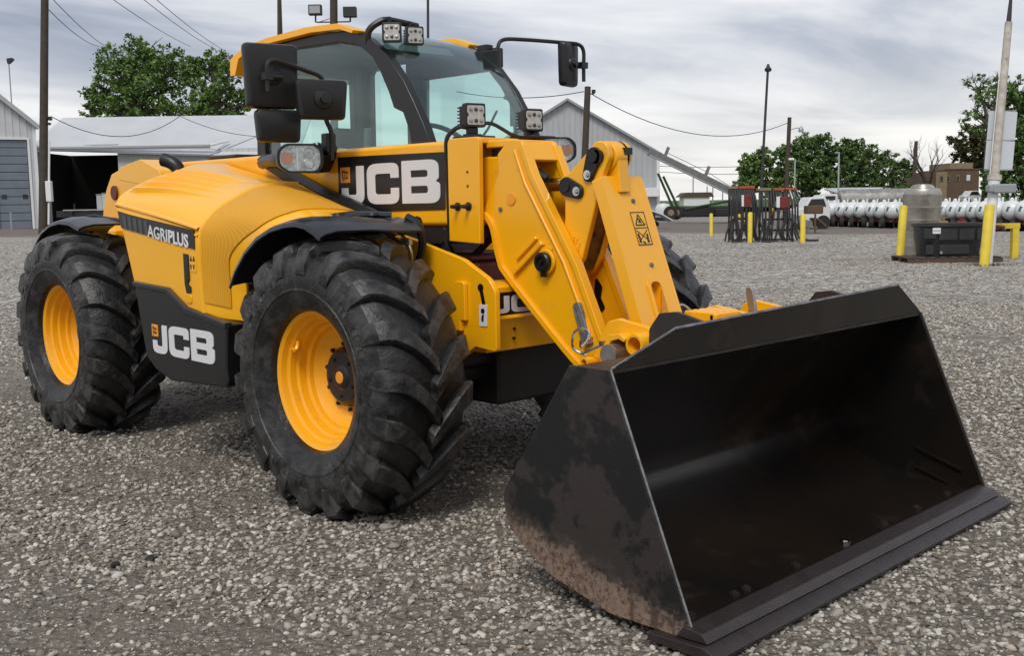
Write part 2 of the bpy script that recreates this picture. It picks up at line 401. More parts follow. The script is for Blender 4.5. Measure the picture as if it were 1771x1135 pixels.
for x, s, rot in ((0, -1, .4), (-2.75, -1, 2.1), (0, 1, 1.0), (-2.75, 1, 0)):
    wl = empty('wheel', (x, s*.93, WZ), TH)
    for nm, me, mt in (('tyre', TY, 'tyre_rubber'), ('rim', RM, 'rim_paint'), ('hub', HB, 'black_metal'), ('hub_cap', CAP, 'decal_orange'), ('valve_guard', VAL, 'rim_paint')):
        if nm == 'valve_guard' and x: continue
        o = obj(nm, me, mt, wl, sharp=28)
        o.scale.y = s
        if nm in ('hub', 'valve_guard'): o.rotation_euler.y = rot if nm == 'hub' else -1.15
# ---- undercarriage
part('chassis', MB().span((-3.3, -.48, .62), (.30, .48, .98)).span((-3.0, -.40, .45), (-1.0, .40, .64)), 'under_black', .02)
part('front_axle', MB().span((-.16, -.66, .46), (.16, .66, .74)).span((-.25, -.30, .42), (.34, .30, .70)).cyl((.2, -.6, .58), (.2, .6, .58), .05), 'under_black', .02)
part('rear_axle', MB().span((-2.9, -.66, .46), (-2.6, .66, .74)), 'under_black', .02)
part('oil_tank', MB().span((-.30, -.30, 1.0), (.22, .25, 1.10)).span((-.3, -.28, 1.10), (.16, .22, 1.135)), 'rust_red', .015)
part('rear_frame', MB().span((-3.6, -.5, .62), (-3.25, .5, 1.25)), 'yellow_paint', .02)
plate = rpoly([(-.55, 1.20, .05), (-.10, 1.235), (.01, 1.21), (.33, 1.13, .1), (.50, 1.045, .1), (.54, .99, .05), (.54, .715, .02), (.40, .73), (.30, .66), (-.55, .60)])
for s in (-1, 1):
    fp = part('front_plate', MB().prism(plate, 'y', s*.50, s*.47), 'yellow_paint', .006)
    if s < 0:
        obj('stop_bracket', MB().prism(rpoly([(.26, 1.0, .02), (.30, 1.03, .03), (.36, 1.03, .02), (.36, .85), (.33, .85), (.33, .80), (.27, .80)]), 'y', -.525, -.501), 'yellow_paint', fp, .005)
        obj('keyhole', MB().prism(circle(.445, 1.005, .018)+[], 'y', -.503, -.499).prism([(.44, .99), (.46, .99), (.475, .93), (.455, .93)], 'y', -.5035, -.4995), 'grease', fp)
        t_ = obj('lifting_tag', MB().prism(rpoly([(.435, .93, .008), (.485, .93, .008), (.485, .83, .008), (.435, .83, .008)]), 'y', -.504, -.501), 'logo_white', fp)
        obj('tag_mark', MB().prism(circle(.46, .90, .012), 'y', -.506, -.5035).prism([(.453, .88), (.467, .885), (.463, .85), (.45, .855)], 'y', -.506, -.5035), 'logo_black', fp)
# ---- logo lettering
LJ = [(268, 232, 8), (333, 232, 8), (333, 552, 75), (140, 552, 75), (140, 412), (198, 412), (198, 470, 15), (268, 470, 15)]
LC = [(358, 222, 80), (612, 222, 70), (612, 343), (548, 343), (548, 306, 12), (425, 306, 25), (425, 473, 25), (548, 473, 12), (548, 423), (612, 423), (612, 553, 70), (358, 553, 80)]
LB = [(636, 214, 5), (910, 214, 70), (910, 360, 25), (886, 381, 5), (918, 402, 25), (918, 552, 70), (636, 552, 5)]
HBs = [[(705, 292), (830, 292, 20), (830, 347, 20), (705, 347)], [(705, 415), (830, 415, 20), (830, 473, 20), (705, 473)]]
def jcb(parent, ax, d0, d1, fn, emblem=True):
    f = lambda P: [fn((a-135)/783, (553-b)/341) for a, b in rpoly(P)]
    obj('letter', holed(f(LJ), [], ax, d0, d1, 'letter'), 'logo_white', parent)
    obj('letter', holed(f(LC), [], ax, d0, d1, 'letter'), 'logo_white', parent)
    obj('letter', holed(f(LB), [f(h) for h in HBs], ax, d0, d1, 'letter'), 'logo_white', parent)
    if emblem:
        obj('emblem', holed(f([(135, 237), (215, 237), (215, 367), (135, 367)]), [], ax, d0, d1, 'emblem'), 'decal_orange', parent)
        e = d1-d0
        mb = MB()
        for q in ([(147, 262), (205, 285), (205, 325), (160, 345)],): pass
        mk = lambda P: mb.prism([fn((a-135)/783, (553-b)/341) for a, b in P], ax, d0-(.0012 if d0 < 0 else -.0012), d0+e*.5)
        for k in range(3):
            x0 = 152 + k*18
            mk([(x0, 270+k*4), (x0+14, 274+k*4), (x0+14, 282+k*4), (x0+5, 280+k*4), (x0+5, 318+k*2), (x0+14, 318+k*2), (x0+14, 330), (x0, 332+k)])
        mk([(147, 258), (205, 280), (205, 285), (147, 263)]); mk([(147, 258), (151, 259), (160, 345), (156, 345)]); mk([(156, 345), (205, 322), (205, 328), (156, 350)])
        obj('emblem_mark', mb, 'logo_black', parent)
# ---- front cross member
cb_ = part('cross_member', MB().prism([(.30, .70), (.44, .70), (.455, .83), (.47, .855), (.455, .87), (.455, 1.0), (.42, 1.02), (.30, 1.02)], 'y', -.469, .469), 'yellow_paint', .006)
lp = obj('logo_plate', MB().span((.4555, -.465, .868), (.458, .20, .975)), 'logo_black', cb_)
jcb(cb_, 'x', .4585, .460, lambda a, b: (-.44 + a*.42, .878 + b*.085), emblem=False)
for q in ((.452, -.30, .80), (.447, -.30, .755)): obj('bolt', hexbolt(MB(), q, 'x', .008, .008), 'black_metal', cb_)
# ---- engine cover: lofted shells
A_ = [(-1.68, -1.12, .97), (-1.76, -1.12, 1.18), (-1.83, -1.12, 1.37), (-1.875, -1.10, 1.44), (-1.905, -1.02, 1.495), (-1.935, -.86, 1.56), (-1.955, -.70, 1.605), (-1.965, -.57, 1.645), (-1.97, -.37, 1.655)]
B_ = [(-.95, -1.12, .84), (-.96, -1.12, 1.05), (-.955, -1.12, 1.235), (-.95, -1.095, 1.31), (-.955, -1.03, 1.368), (-.96, -.92, 1.428), (-.965, -.80, 1.482), (-.98, -.63, 1.510), (-1.16, -.37, 1.515)]
C_ = [(-.69, -1.02, .82), (-.67, -1.03, .97), (-.635, -1.05, 1.09), (-.53, -1.055, 1.178), (-.385, -1.045, 1.252), (-.25, -1.0, 1.302), (-.12, -.93, 1.33), (-.05, -.68, 1.312), (-.28, -.37, 1.235)]
shs = -1
def lerp_rows(P, Q, n, bulge=0, up=0):
    P, Q = cr(P, 57), cr(Q, 57); rows = []
    for i in range(n):
        f = i/(n-1); b = math.sin(math.pi*f)
        row = []
        for k, (p, q) in enumerate(zip(P, Q)):
            v = p.lerp(q, f); tt = min(1, max(0, (k-14)/12)); v.z += up*b*tt*(1 - min(1, max(0, (k-34)/16))) - (.012*b if k > 48 else 0); v.y -= bulge*b*(1-tt)*min(1, k/8); row.append(v)
        rows.append(row)
    return rows
eng = part('engine_cover', MB().shell(lerp_rows(A_, B_, 12, .0, .018), .02*shs), 'yellow_plastic', .006)
front_rows = lerp_rows([Vector(p) + Vector((.008, .004, -.003)) for p in B_], C_, 14, 0, .035)
nose = obj('front_cover', MB().shell(front_rows, -.02), 'yellow_plastic', eng, .006)
def normal_at(rows, i, j):
    a = rows[min(i+1, len(rows)-1)][j] - rows[max(i-1, 0)][j]; b = rows[i][min(j+1, 56)] - rows[i][max(j-1, 0)]
    n = a.cross(b).normalized(); return n
sgn = 1 if normal_at(front_rows, 6, 30).z > 0 else -1
g = []
for i in range(1, 14):
    row = []
    for j in range(3, 55):
        f = (i-1)/12*( .62 if j < 14 else (.62 + .14*min(1, (j-14)/12)) ) + .05
        fi = f*13; i0 = min(int(fi), 12); v = front_rows[i0][j].lerp(front_rows[i0+1][j], fi-i0)
        row.append(v + normal_at(front_rows, i0, j)*sgn*.007)
    g.append(row)
obj('grille_panel', MB().shell(g, -.006*sgn), 'grille_mesh', eng)
# raised borders round the grille and the moulded shoulder crease
def surf_strip(rows, pts, wid, hgt, s2):
    """raised strip along a list of (row, column) float positions on a surface"""
    P = []
    for a, b in pts:
        i, j = min(int(a), len(rows)-2), min(int(b), 55); fa, fb = a-i, b-j
        v = rows[i][j].lerp(rows[i+1][j], fa).lerp(rows[i][j+1].lerp(rows[i+1][j+1], fa), fb); P.append((v, normal_at(rows, i, j)*s2))
    mb = MB(); o = 0
    for k, (v, n) in enumerate(P):
        t = (P[min(k+1, len(P)-1)][0] - P[max(k-1, 0)][0]).normalized(); b = t.cross(n); hh = hgt[k] if isinstance(hgt, list) else hgt
        mb.v += [tuple(v - b*wid - n*.004), tuple(v - b*wid*(.25 if not isinstance(hgt, list) else -.35) + n*hh), tuple(v + b*wid*(.25 if not isinstance(hgt, list) else .6) + n*hh), tuple(v + b*wid - n*.004)]
    for k in range(len(P)-1):
        for j in range(3): mb.f.append((k*4+j, k*4+j+1, k*4+5+j, k*4+4+j))
    return mb
top_rows = lerp_rows(A_, B_, 12, .0, .018); sg2 = 1 if normal_at(top_rows, 5, 40).z > 0 else -1
for k in range(5):
    j0 = 27.5 + k*3.1
    mb = surf_strip(top_rows, [(.75 + k*.05 + i*.62, j0 + i*.46) for i in range(15)], .030, [.002] + [.027*(1-(i/13)**2.2) for i in range(14)], sg2)
    obj('vent_fin', mb, 'yellow_plastic', eng, sharp=20)
obj('shoulder_crease', surf_strip(top_rows, [(i*.55, 17.2) for i in range(21)], .016, .013, sg2), 'yellow_plastic', eng)
obj('shoulder_crease', surf_strip(top_rows, [(i*.55, 14.6) for i in range(21)], .012, .006, sg2), 'yellow_plastic', eng)
obj('front_rib', surf_strip(front_rows, [(.25, 1+j*.95) for j in range(57)], .022, .012, sgn), 'yellow_plastic', eng)
# name band
band = obj('name_band', MB().prism([(-1.825, 1.372), (-.985, 1.272), (-.985, 1.178), (-1.79, 1.282)], 'y', -1.127, -1.12), 'logo_black', eng)
for k in range(5):
    x = -1.77 + k*.062; z = 1.365 - (x+1.825)*.119
    obj('band_stripe', MB().prism([(x, z-.006), (x+.045, z-.011), (x+.05, z-.085), (x+.018, z-.082)], 'y', -1.1285, -1.1275), 'logo_grey', band)
for txt, x0, bold in (('AGRI', -1.475, .0012), ('PLUS', -1.252, .0030)):
    me = text_mesh(txt, .098, .002, bold)
    for v in me.vertices:
        x, y, z = v.co; xx = x*1.0 + x0; v.co = (xx, -1.1287 - z, 1.238 - (xx+1.475)*.119 + y*.92)
    obj('lettering', me, 'logo_white', band)
# latch and warning decals
lt = obj('latch', MB().prism([(-1.105, 1.155), (-1.055, 1.15), (-1.055, 1.02), (-1.075, 1.0), (-1.045, .985), (-1.045, .955), (-1.09, .95), (-1.105, 1.0)], 'y', -1.128, -1.1195), 'black_plastic', eng, .003)
obj('latch_bezel', MB().prism(rpoly([(-1.115, .955, .02), (-1.04, .945, .02), (-1.045, .895, .02), (-1.105, .905, .02)]), 'y', -1.126, -1.119), 'yellow_paint', eng, .004)
wd_ = obj('warning_decal', MB().prism(rpoly([(-1.048, 1.155, .008), (-.985, 1.148, .008), (-.985, 1.06, .008), (-1.048, 1.067, .008)]), 'y', -1.1235, -1.119), 'decal_yellow', eng)
mb = MB()
for x in (-1.043, -1.014):
    mb.prism([(x, 1.118), (x+.024, 1.116), (x+.012, 1.145)], 'y', -1.1248, -1.1236)
    mb.prism([(x+.002, 1.10), (x+.016, 1.098), (x+.012, 1.075), (x+.004, 1.078)], 'y', -1.1248, -1.1236)
obj('warning_symbol', mb, 'logo_black', wd_)
# black trim running down the inner edge of the cover, headlamp to fender
trim = [(-1.50, -.372, 1.645), (-1.42, -.375, 1.632), (-1.15, -.38, 1.528), (-.86, -.385, 1.432), (-.55, -.39, 1.345), (-.36, -.39, 1.285), (-.27, -.39, 1.235), (-.24, -.39, 1.17)]
tp = cr(trim, 30); rows = [[p + Vector((0, -.035, -.03)), p + Vector((0, -.04, .012)), p + Vector((.008, -.02, .03)), p + Vector((.006, .012, .028))] for p in tp]
part('cover_trim', MB().shell(rows, .012), 'black_plastic')
# lower skirt
skp = rpoly([(-1.66, .985, .02), (-1.27, .963, .06), (-1.09, .872, .06), (-.69, .815), (-.715, .607), (-.70, .50, .04), (-1.30, .475, .1), (-1.46, .52, .1), (-1.56, .585, .05)])
sk = part('side_skirt', MB().prism(skp, 'y', -1.135, -.55), 'black_plastic', .022, seg=3)
lip = [(-1.665, .992), (-1.27, .972), (-1.085, .882), (-.695, .826), (-.695, .796), (-1.10, .848), (-1.28, .942), (-1.66, .962)]
obj('skirt_lip', MB().prism(lip, 'y', -1.145, -1.10), 'fender_plastic', sk, .008)
jcb(sk, 'y', -1.1385, -1.1345, lambda a, b: (-1.47 + a*.655, .615 + b*.165 - a*.01))
# fenders
def fender(x0, a_list, s, ins=0, name='fender'):
    rows = []
    ys = [1.175, 1.168, 1.14, 1.08, .9, .72, .60]
    for k, (a, r) in enumerate(a_list):
        row = []
        for y in ys:
            rr = r - (.032 if y > 1.17 else .012 if y > 1.16 else .0 if y > 1.1 else -.012 if y > .8 else 0)
            row.append(Vector((x0 + rr*math.cos(R(a)), s*(y - ins*min(1, (y-.6)/.3)), WZ + rr*math.sin(R(a)))))
        rows.append(row)
    o = part(name, MB().shell(rows, .012*s), 'fender_plastic', .003)
    mb = MB()
    for i in (len(rows)//2, len(rows)//2+1):
        mb.prism(circle(0, 0, .02), 'z', 0, .012)
    return o
fr_list = [(146, .735), (138, .738), (128, .738), (118, .735), (108, .728), (98, .722), (91, .720), (85, .713), (79, .696), (75, .682)]
for s in (-1, 1):
    ff = fender(0, fr_list, s)
    obj('fender_bolt', MB().lathe([(0, .03), (.012, .026), (.013, .012), (.004, .010)], (-.12, s*.86, 1.338), 'z', 14), 'black_plastic', ff)
    obj('fender_bolt', MB().lathe([(0, .03), (.012, .026), (.013, .012), (.004, .010)], (-.02, s*.74, 1.336), 'z', 14), 'black_plastic', ff)
    obj('fender_rib', MB().tube([(-.25, s*.98, 1.318), (-.1, s*.8, 1.345), (.02, s*.66, 1.338)], .014, 6), 'fender_plastic', ff)
    rf_ = fender(-2.75, [(172, .74), (164, .745), (154, .75), (142, .75), (130, .748), (118, .742), (106, .732), (94, .725), (82, .722), (70, .722)], s, .11)
    obj('fender_rib', MB().tube([(-2.95, s*1.0, 1.308), (-2.75, s*.85, 1.345), (-2.5, s*.75, 1.30)], .012, 6), 'fender_plastic', rf_)
part('fender_bracket', MB().tube(cr([(.06, -.60, 1.325), (.12, -.585, 1.29), (.13, -.57, 1.20), (.08, -.56, 1.10)], 10), .020, 8).tube([(-.45, -.57, 1.25), (.1, -.57, 1.30)], .03, 8), 'black_plastic')
part('axle_wiring', MB().tube(cr([(.05, -.66, 1.26), (.14, -.67, 1.22), (.16, -.66, 1.14), (.10, -.64, 1.05)], 10), .006, 6).tube(cr([(-.05, -.63, 1.24), (.06, -.64, 1.20), (.09, -.62, 1.08)], 8), .010, 6).span((.10, -.675, 1.20), (.16, -.655, 1.23)), 'zinc')
# ---- boom
boom = part('boom', MB().span((-3.40, -.35, 1.275), (.12, 0, 1.685)), 'yellow_paint', .025, seg=3)
pan = obj('logo_panel', MB().prism(rpoly([(-.815, 1.345, .01), (.05, 1.355, .01), (.05, 1.632, .01), (-.815, 1.642, .01)]), 'y', -.354, -.349), 'logo_black', boom)
jcb(boom, 'y', -.3565, -.353, lambda a, b: (-.79 + a*.808, 1.388 + b*.214))
part('boom_pivot_tower', MB().prism(rpoly([(-3.62, 1.2), (-3.48, 1.52, .05), (-3.38, 1.63, .05), (-3.05, 1.70, .06), (-2.75, 1.70, .1), (-2.50, 1.60), (-2.4, 1.2)]), 'y', -.44, -.37).prism(rpoly([(-3.62, 1.2), (-3.48, 1.52, .05), (-3.38, 1.63, .05), (-3.05, 1.70, .06), (-2.75, 1.70, .1), (-2.50, 1.60), (-2.4, 1.2)]), 'y', .03, .09), 'yellow_paint', .012)
part('pivot_pin', MB().cyl((-3.33, -.455, 1.50), (-3.33, .1, 1.50), .05, 20), 'rust_red', .006)
part('tower_cover', MB().prism(rpoly([(-2.95, 1.58, .03), (-2.9, 1.66, .05), (-2.6, 1.70, .08), (-2.35, 1.62, .05), (-2.3, 1.5)]), 'y', -.60, -.46), 'yellow_plastic', .015)
part('exhaust_outlet', MB().tube(cr([(-2.10, -.60, 1.45), (-2.10, -.60, 1.60), (-2.13, -.62, 1.655), (-2.19, -.65, 1.68)], 12), .042, 14), 'black_metal')
part('boom_hose_guard', MB().span((-2.3, -.30, 1.69), (-1.95, -.05, 1.71)), 'black_plastic', .01)
col_ = part('boom_collar', MB().prism(rpoly([(.10, 1.205, .008), (.315, 1.195, .008), (.32, 1.69, .02), (.10, 1.69, .03)]), 'y', -.378, -.348).prism(rpoly([(.10, 1.205), (.315, 1.195), (.32, 1.69, .02), (.10, 1.69, .03)]), 'y', .0, .028).span((.105, -.347, 1.66), (.318, -.001, 1.688)), 'yellow_paint', .010, seg=3)
for p in ((.17, 1.37), (.245, 1.37)):
    mb = MB(); mb.lathe([(-.0, .020), (-.008, .020), (-.010, .012), (-.045, .009)], (p[0], -.378, p[1]), 'y', 12); obj('bolt', mb, 'black_metal', col_)
for p in ((.24, 1.53), (.24, 1.465)): obj('bolt', MB().lathe([(0, .006), (-.004, .005)], (p[0], -.378, p[1]), 'y', 8), 'grease', col_)
part('cable', MB().tube(cr([(.085, -.36, 1.25), (.085, -.365, 1.45), (.08, -.365, 1.62), (.085, -.36, 1.70), (.13, -.33, 1.745), (.17, -.30, 1.74)], 24), .011, 8), 'black_plastic')
part('cable', MB().tube(cr([(.19, -.28, 1.745), (.24, -.22, 1.76), (.30, -.12, 1.70), (.33, -.04, 1.70), (.30, -.0, 1.73)], 20), .009, 8), 'black_plastic')
part('boom_hoses', MB().tube(cr([(-.25, -.2, 1.20), (-.05, -.22, 1.10), (.1, -.22, 1.13), (.25, -.2, 1.25)], 14), .018, 8).tube(cr([(-.2, -.28, 1.26), (0, -.30, 1.18), (.05, -.26, 1.05)], 10), .014, 8).tube(cr([(.02, -.33, 1.27), (.04, -.34, 1.18), (.03, -.30, 1.06)], 10), .012, 8).span((.0, -.35, 1.20), (.07, -.30, 1.26)).span((-.35, -.33, 1.19), (.08, -.03, 1.274)), 'under_black')
inner = part('inner_boom', MB().span((.05, -.305, 1.325), (.46, -.10, 1.60)), 'yellow_paint', .012)
obj('slot', MB().span((.325, -.300, 1.598), (.44, -.11, 1.635)), 'grease', inner)  # solid dark block standing in for the shade inside the opening
obj('boom_top_plate', MB().span((.30, -.318, 1.637), (.47, -.085, 1.672)), 'yellow_paint', inner, .008)
gp = rpoly([(.46, 1.67, .03), (.385, 1.605, .02), (.39, 1.52, .05), (.275, 1.335, .03), (.345, 1.265, .05), (.385, 1.12, .1), (.45, 1.03, .1), (.85, .675, .03), (.97, .66, .06), (1.035, .775, .04), (.87, 1.12, .1), (.61, 1.51, .05), (.545, 1.665, .04)])
neck = empty('boom_head', (0, 0, 0), TH)
for y0, y1 in ((-.325, -.298), (-.118, -.092)):
    obj('side_plate', MB().prism(gp, 'y', y0, y1), 'yellow_paint', neck, .006)
def sweep_xz(P, w, y0, y1):
    """flat bar following a path in the x-z plane"""
    mb = MB(); V = [Vector((p[0], 0, p[1])) for p in P]; rows = []
    for i, p in enumerate(V):
        t = (V[min(i+1, len(V)-1)] - V[max(i-1, 0)]).normalized(); n = Vector((-t.z, 0, t.x))*w
        rows.append([(p+n+Vector((0, y0, 0))), (p-n+Vector((0, y0, 0))), (p-n+Vector((0, y1, 0))), (p+n+Vector((0, y1, 0)))])
    o = 0
    for r in rows: mb.v += [tuple(q) for q in r]
    for i in range(len(rows)-1):
        for j in range(4): mb.f.append((i*4+j, i*4+(j+1) % 4, (i+1)*4+(j+1) % 4, (i+1)*4+j))
    mb.f.append((0, 1, 2, 3)); k = len(rows)*4; mb.f.append((k-4, k-3, k-2, k-1)); return mb
lowp = [(.295, 1.335), (.352, 1.275), (.395, 1.125), (.462, 1.035), (.85, .695), (.93, .672)]
hip = [(.548, 1.64), (.612, 1.50), (.865, 1.11), (1.015, .79)]
obj('flange', sweep_xz([(v.x, v.z) for v in cr([(a, 0, b) for a, b in lowp], 26)], .013, -.340, -.30), 'yellow_paint', neck, .004)
obj('flange', sweep_xz(hip, .014, -.338, -.288), 'yellow_paint', neck, .004)
obj('flange', sweep_xz(hip, .014, -.128, -.080), 'yellow_paint', neck, .004)
obj('weld_bead', MB().tube([(.505, -.33, 1.62), (.57, -.331, 1.47), (.80, -.331, 1.12), (.955, -.33, .80)], .008, 6), 'yellow_paint', neck)
obj('back_plate', sweep_xz([(v.x, v.z) for v in cr([(a+.02, 0, b) for a, b in lowp], 20)], .010, -.299, -.117), 'yellow_paint', neck)
obj('top_plate', MB().prism([(.40, 1.655), (.545, 1.655), (.585, 1.575), (.565, 1.565), (.53, 1.635), (.40, 1.635)], 'y', -.299, -.117), 'yellow_paint', neck, .005)
mb = MB(); rz_ = Matrix.Rotation(R(-38), 3, 'Y')
obj('rib', MB().box((.585, -.336, 1.135), (.23, .022, .024), rz_), 'yellow_paint', neck, .004); obj('rib', MB().box((.575, -.333, 1.178), (.16, .016, .016), rz_), 'yellow_paint', neck, .004)
obj('pivot_boss', MB().lathe([(-.012, .058), (-.020, .054), (-.02, .04)], (.695, -.325, 1.12), 'y', 24).prism([(.66, 1.19), (.73, 1.18), (.73, 1.13), (.66, 1.12)], 'y', -.335, -.326), 'yellow_paint', neck)
obj('pivot_pin', MB().lathe([(0, .045), (-.03, .045), (-.036, .038), (-.036, .025), (-.028, .022), (-.028, .012), (-.040, .010)], (.695, -.335, 1.12), 'y', 24).box((.695, -.35, 1.068), (.03, .012, .03)), 'grease', neck)
obj('reflector', MB().lathe([(0, .028), (-.004, .027)], (.475, -.326, 1.40), 'y', 20), 'decal_orange', neck)
obj('bolt', MB().lathe([(0, .011), (-.008, .009)], (.405, -.326, 1.355), 'y', 10), 'worn_steel', neck)
obj('guide_strip', MB().prism(rpoly([(.855, .94, .02), (.895, .955, .02), (.965, .775), (.915, .755)]), 'y', -.345, -.3255), 'worn_steel', neck, .004)
obj('guide_groove', MB().prism([(.878, .93), (.884, .932), (.938, .785), (.932, .782)], 'y', -.3475, -.344), 'zinc', neck)
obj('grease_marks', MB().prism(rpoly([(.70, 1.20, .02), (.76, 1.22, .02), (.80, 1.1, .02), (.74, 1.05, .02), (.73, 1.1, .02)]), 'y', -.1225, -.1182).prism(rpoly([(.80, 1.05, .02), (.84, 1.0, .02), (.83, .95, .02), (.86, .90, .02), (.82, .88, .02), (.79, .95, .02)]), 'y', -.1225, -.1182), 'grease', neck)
# tilt ram, bell crank, link
part('tilt_ram', MB().cyl((.42, -.205, 1.46), (.80, -.205, 1.462), .030, 20), 'chrome')
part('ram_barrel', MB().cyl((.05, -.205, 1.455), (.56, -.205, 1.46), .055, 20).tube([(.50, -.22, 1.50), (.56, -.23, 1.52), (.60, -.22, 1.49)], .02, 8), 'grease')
lv = rpoly([(.985, 1.49, .02), (.865, 1.13, .05), (.80, 1.05, .04), (.69, 1.06, .05), (.715, 1.18, .1), (.765, 1.30, .1), (.765, 1.40, .03), (.735, 1.42, .03), (.735, 1.485, .03), (.80, 1.515, .03), (.905, 1.60, .05), (.945, 1.64, .05), (1.01, 1.635, .05), (1.025, 1.57, .05)])
lever = empty('bell_crank', (0, 0, 0), TH)
for y0, y1 in ((-.285, -.252), (-.158, -.128)): obj('side_plate', MB().prism(lv, 'y', y0, y1), 'yellow_paint', lever, .008)
obj('web', MB().prism([(.955, 1.43), (.86, 1.16), (.82, 1.08), (.80, 1.09), (.84, 1.18), (.93, 1.45)], 'y', -.2515, -.1585), 'shaded_greasy_paint', lever)
def tear(c1, r1, c2, r2):
    a = Vector(c1); b = Vector(c2); d = (b-a); ang = math.degrees(math.atan2(d.y, d.x))
    return circle(a.x, a.y, r1, ang+80, ang+280, 16) + circle(b.x, b.y, r2, ang-80, ang+80, 12)
for c1, r1, c2, r2 in (((.945, 1.572), .042, (.913, 1.497), .030), ((.785, 1.450), .042, (.850, 1.428), .033)):
    k_ = obj('keeper_plate', MB().prism(tear(c1, r1, c2, r2), 'y', -.300, -.2855), 'black_plastic', lever, .005)
    obj('pin_end', MB().lathe([(0, .026), (-.006, .024)], (c1[0], -.3003, c1[1]), 'y', 20), 'black_metal', lever)
    mb = MB().lathe([(0, .020), (-.004, .020)], (c2[0], -.3003, c2[1]), 'y', 18); hexbolt(mb, (c2[0], -.304, c2[1]), 'y', .012, -.009); obj('bolt', mb, 'chrome', lever)
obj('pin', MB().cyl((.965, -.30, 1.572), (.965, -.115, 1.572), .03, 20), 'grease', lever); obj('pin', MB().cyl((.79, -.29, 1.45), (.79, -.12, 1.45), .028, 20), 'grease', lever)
# embossed cast marks on the crank plate
mb = MB()
for r_ in range(3):
    for k in range(8 - r_):
        if (k*7+r_) % 5 == 4: continue
        c = Vector((.795 + r_*.018 + k*.0045, -.2865, 1.155 - r_*.008 + k*.0125)); mb.box(c, (.011, .004, .007), Matrix.Rotation(R(-20), 3, 'Y'))
obj('cast_marks', mb, 'yellow_paint', lever)
link = empty('tilt_link', (0, 0, 0), TH)
T0, T1 = Vector((1.005, 0, 1.49)), Vector((1.255, 0, .80)); tx = (T1-T0).normalized(); tn = Vector((-tx.z, 0, tx.x))*1
L_ = (T1-T0).length
def link_pt(s, y, n): p = T0 + tx*s; p = p + tn*n; return (p.x, y, p.z)
def link_mesh(me):
    for v in me.vertices: v.co = link_pt(v.co.x, v.co.y, v.co.z)
    return me
slot = rpoly([(.48, -.205, .03), (.48, -.135, .03), (L_-.02, -.135), (L_-.02, -.205)])
ow = link_mesh(holed(rpoly([(0, -.318, .012), (0, -.045, .012), (L_, -.035), (L_, -.328)]), [slot], 'z', -.055, 0, 'link_plate'))
b_ = bmesh.new(); b_.from_mesh(ow); bmesh.ops.recalc_face_normals(b_, faces=b_.faces); b_.to_mesh(ow); b_.free()
obj('link_plate', ow, 'yellow_paint', link, .006)
obj('slot_back', link_mesh(mesh_of(MB().span((.44, -.23, -.058), (L_-.03, -.11, -.035)), 'slot_back')), 'yellow_paint', link)
rim_ = rpoly([(.455, -.225, .05), (.455, -.115, .05), (L_-.03, -.115), (L_-.03, -.225)])
obj('slot_rim', link_mesh(holed(rim_, [slot], 'z', .001, .007, 'slot_rim')), 'yellow_paint', link)
obj('link_eye', MB().lathe([(-.245, .062), (-.235, .068), (-.175, .068), (-.165, .062)], (.965, 0, 1.572), 'y', 28).prism([(.90, 1.57), (1.03, 1.57), (1.045, 1.42), (.985, 1.42)], 'y', -.235, -.17), 'yellow_paint', link, .004)
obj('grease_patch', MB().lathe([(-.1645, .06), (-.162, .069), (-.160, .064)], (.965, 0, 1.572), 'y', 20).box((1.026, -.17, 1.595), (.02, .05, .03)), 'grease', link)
for s, y in ((.115, -.155), (.405, -.155)): obj('bolt', link_mesh(mesh_of(MB().lathe([(0, .011), (.008, .009), (.010, .004)], (s, y, 0), 'z', 10), 'bolt')), 'worn_steel', link)
dc = obj('warning_decal', link_mesh(mesh_of(MB().prism(rpoly([(.165, -.20, .006), (.165, -.105, .006), (.315, -.105, .006), (.315, -.20, .006)]), 'z', .0005, .002), 'warning_decal')), 'decal_yellow', link)
mb = MB()
def frame2(mb, s0, s1, y0, y1, t):
    for q in ((s0, s0+t, y0, y1), (s1-t, s1, y0, y1), (s0+t, s1-t, y0, y0+t), (s0+t, s1-t, y1-t, y1)): mb.prism([(q[0], q[2]), (q[1], q[2]), (q[1], q[3]), (q[0], q[3])], 'z', .0022, .0034)
frame2(mb, .165, .315, -.20, -.105, .004); mb.prism([(.236, -.196), (.240, -.196), (.240, -.109), (.236, -.109)], 'z', .0022, .0034)
def seg2(mb, a, b, t):
    a, b = Vector(a), Vector(b); d = (b-a).normalized(); n = Vector((-d.y, d.x))*t
    mb.prism([tuple(a+n), tuple(b+n), tuple(b-n), tuple(a-n)], 'z', .0022, .0034)
seg2(mb, (.178, -.152), (.225, -.183), .003); seg2(mb, (.178, -.152), (.225, -.121), .003); seg2(mb, (.225, -.183), (.225, -.121), .003); seg2(mb, (.195, -.158), (.217, -.142), .004); seg2(mb, (.20, -.145), (.215, -.160), .003)
seg2(mb, (.248, -.19), (.300, -.118), .002); seg2(mb, (.248, -.118), (.300, -.19), .002); seg2(mb, (.262, -.185), (.305, -.180), .006); seg2(mb, (.265, -.125), (.305, -.130), .006); seg2(mb, (.30, -.165), (.308, -.15), .004)
obj('warning_symbol', link_mesh(mesh_of(mb, 'warning_symbol')), 'logo_black', dc)
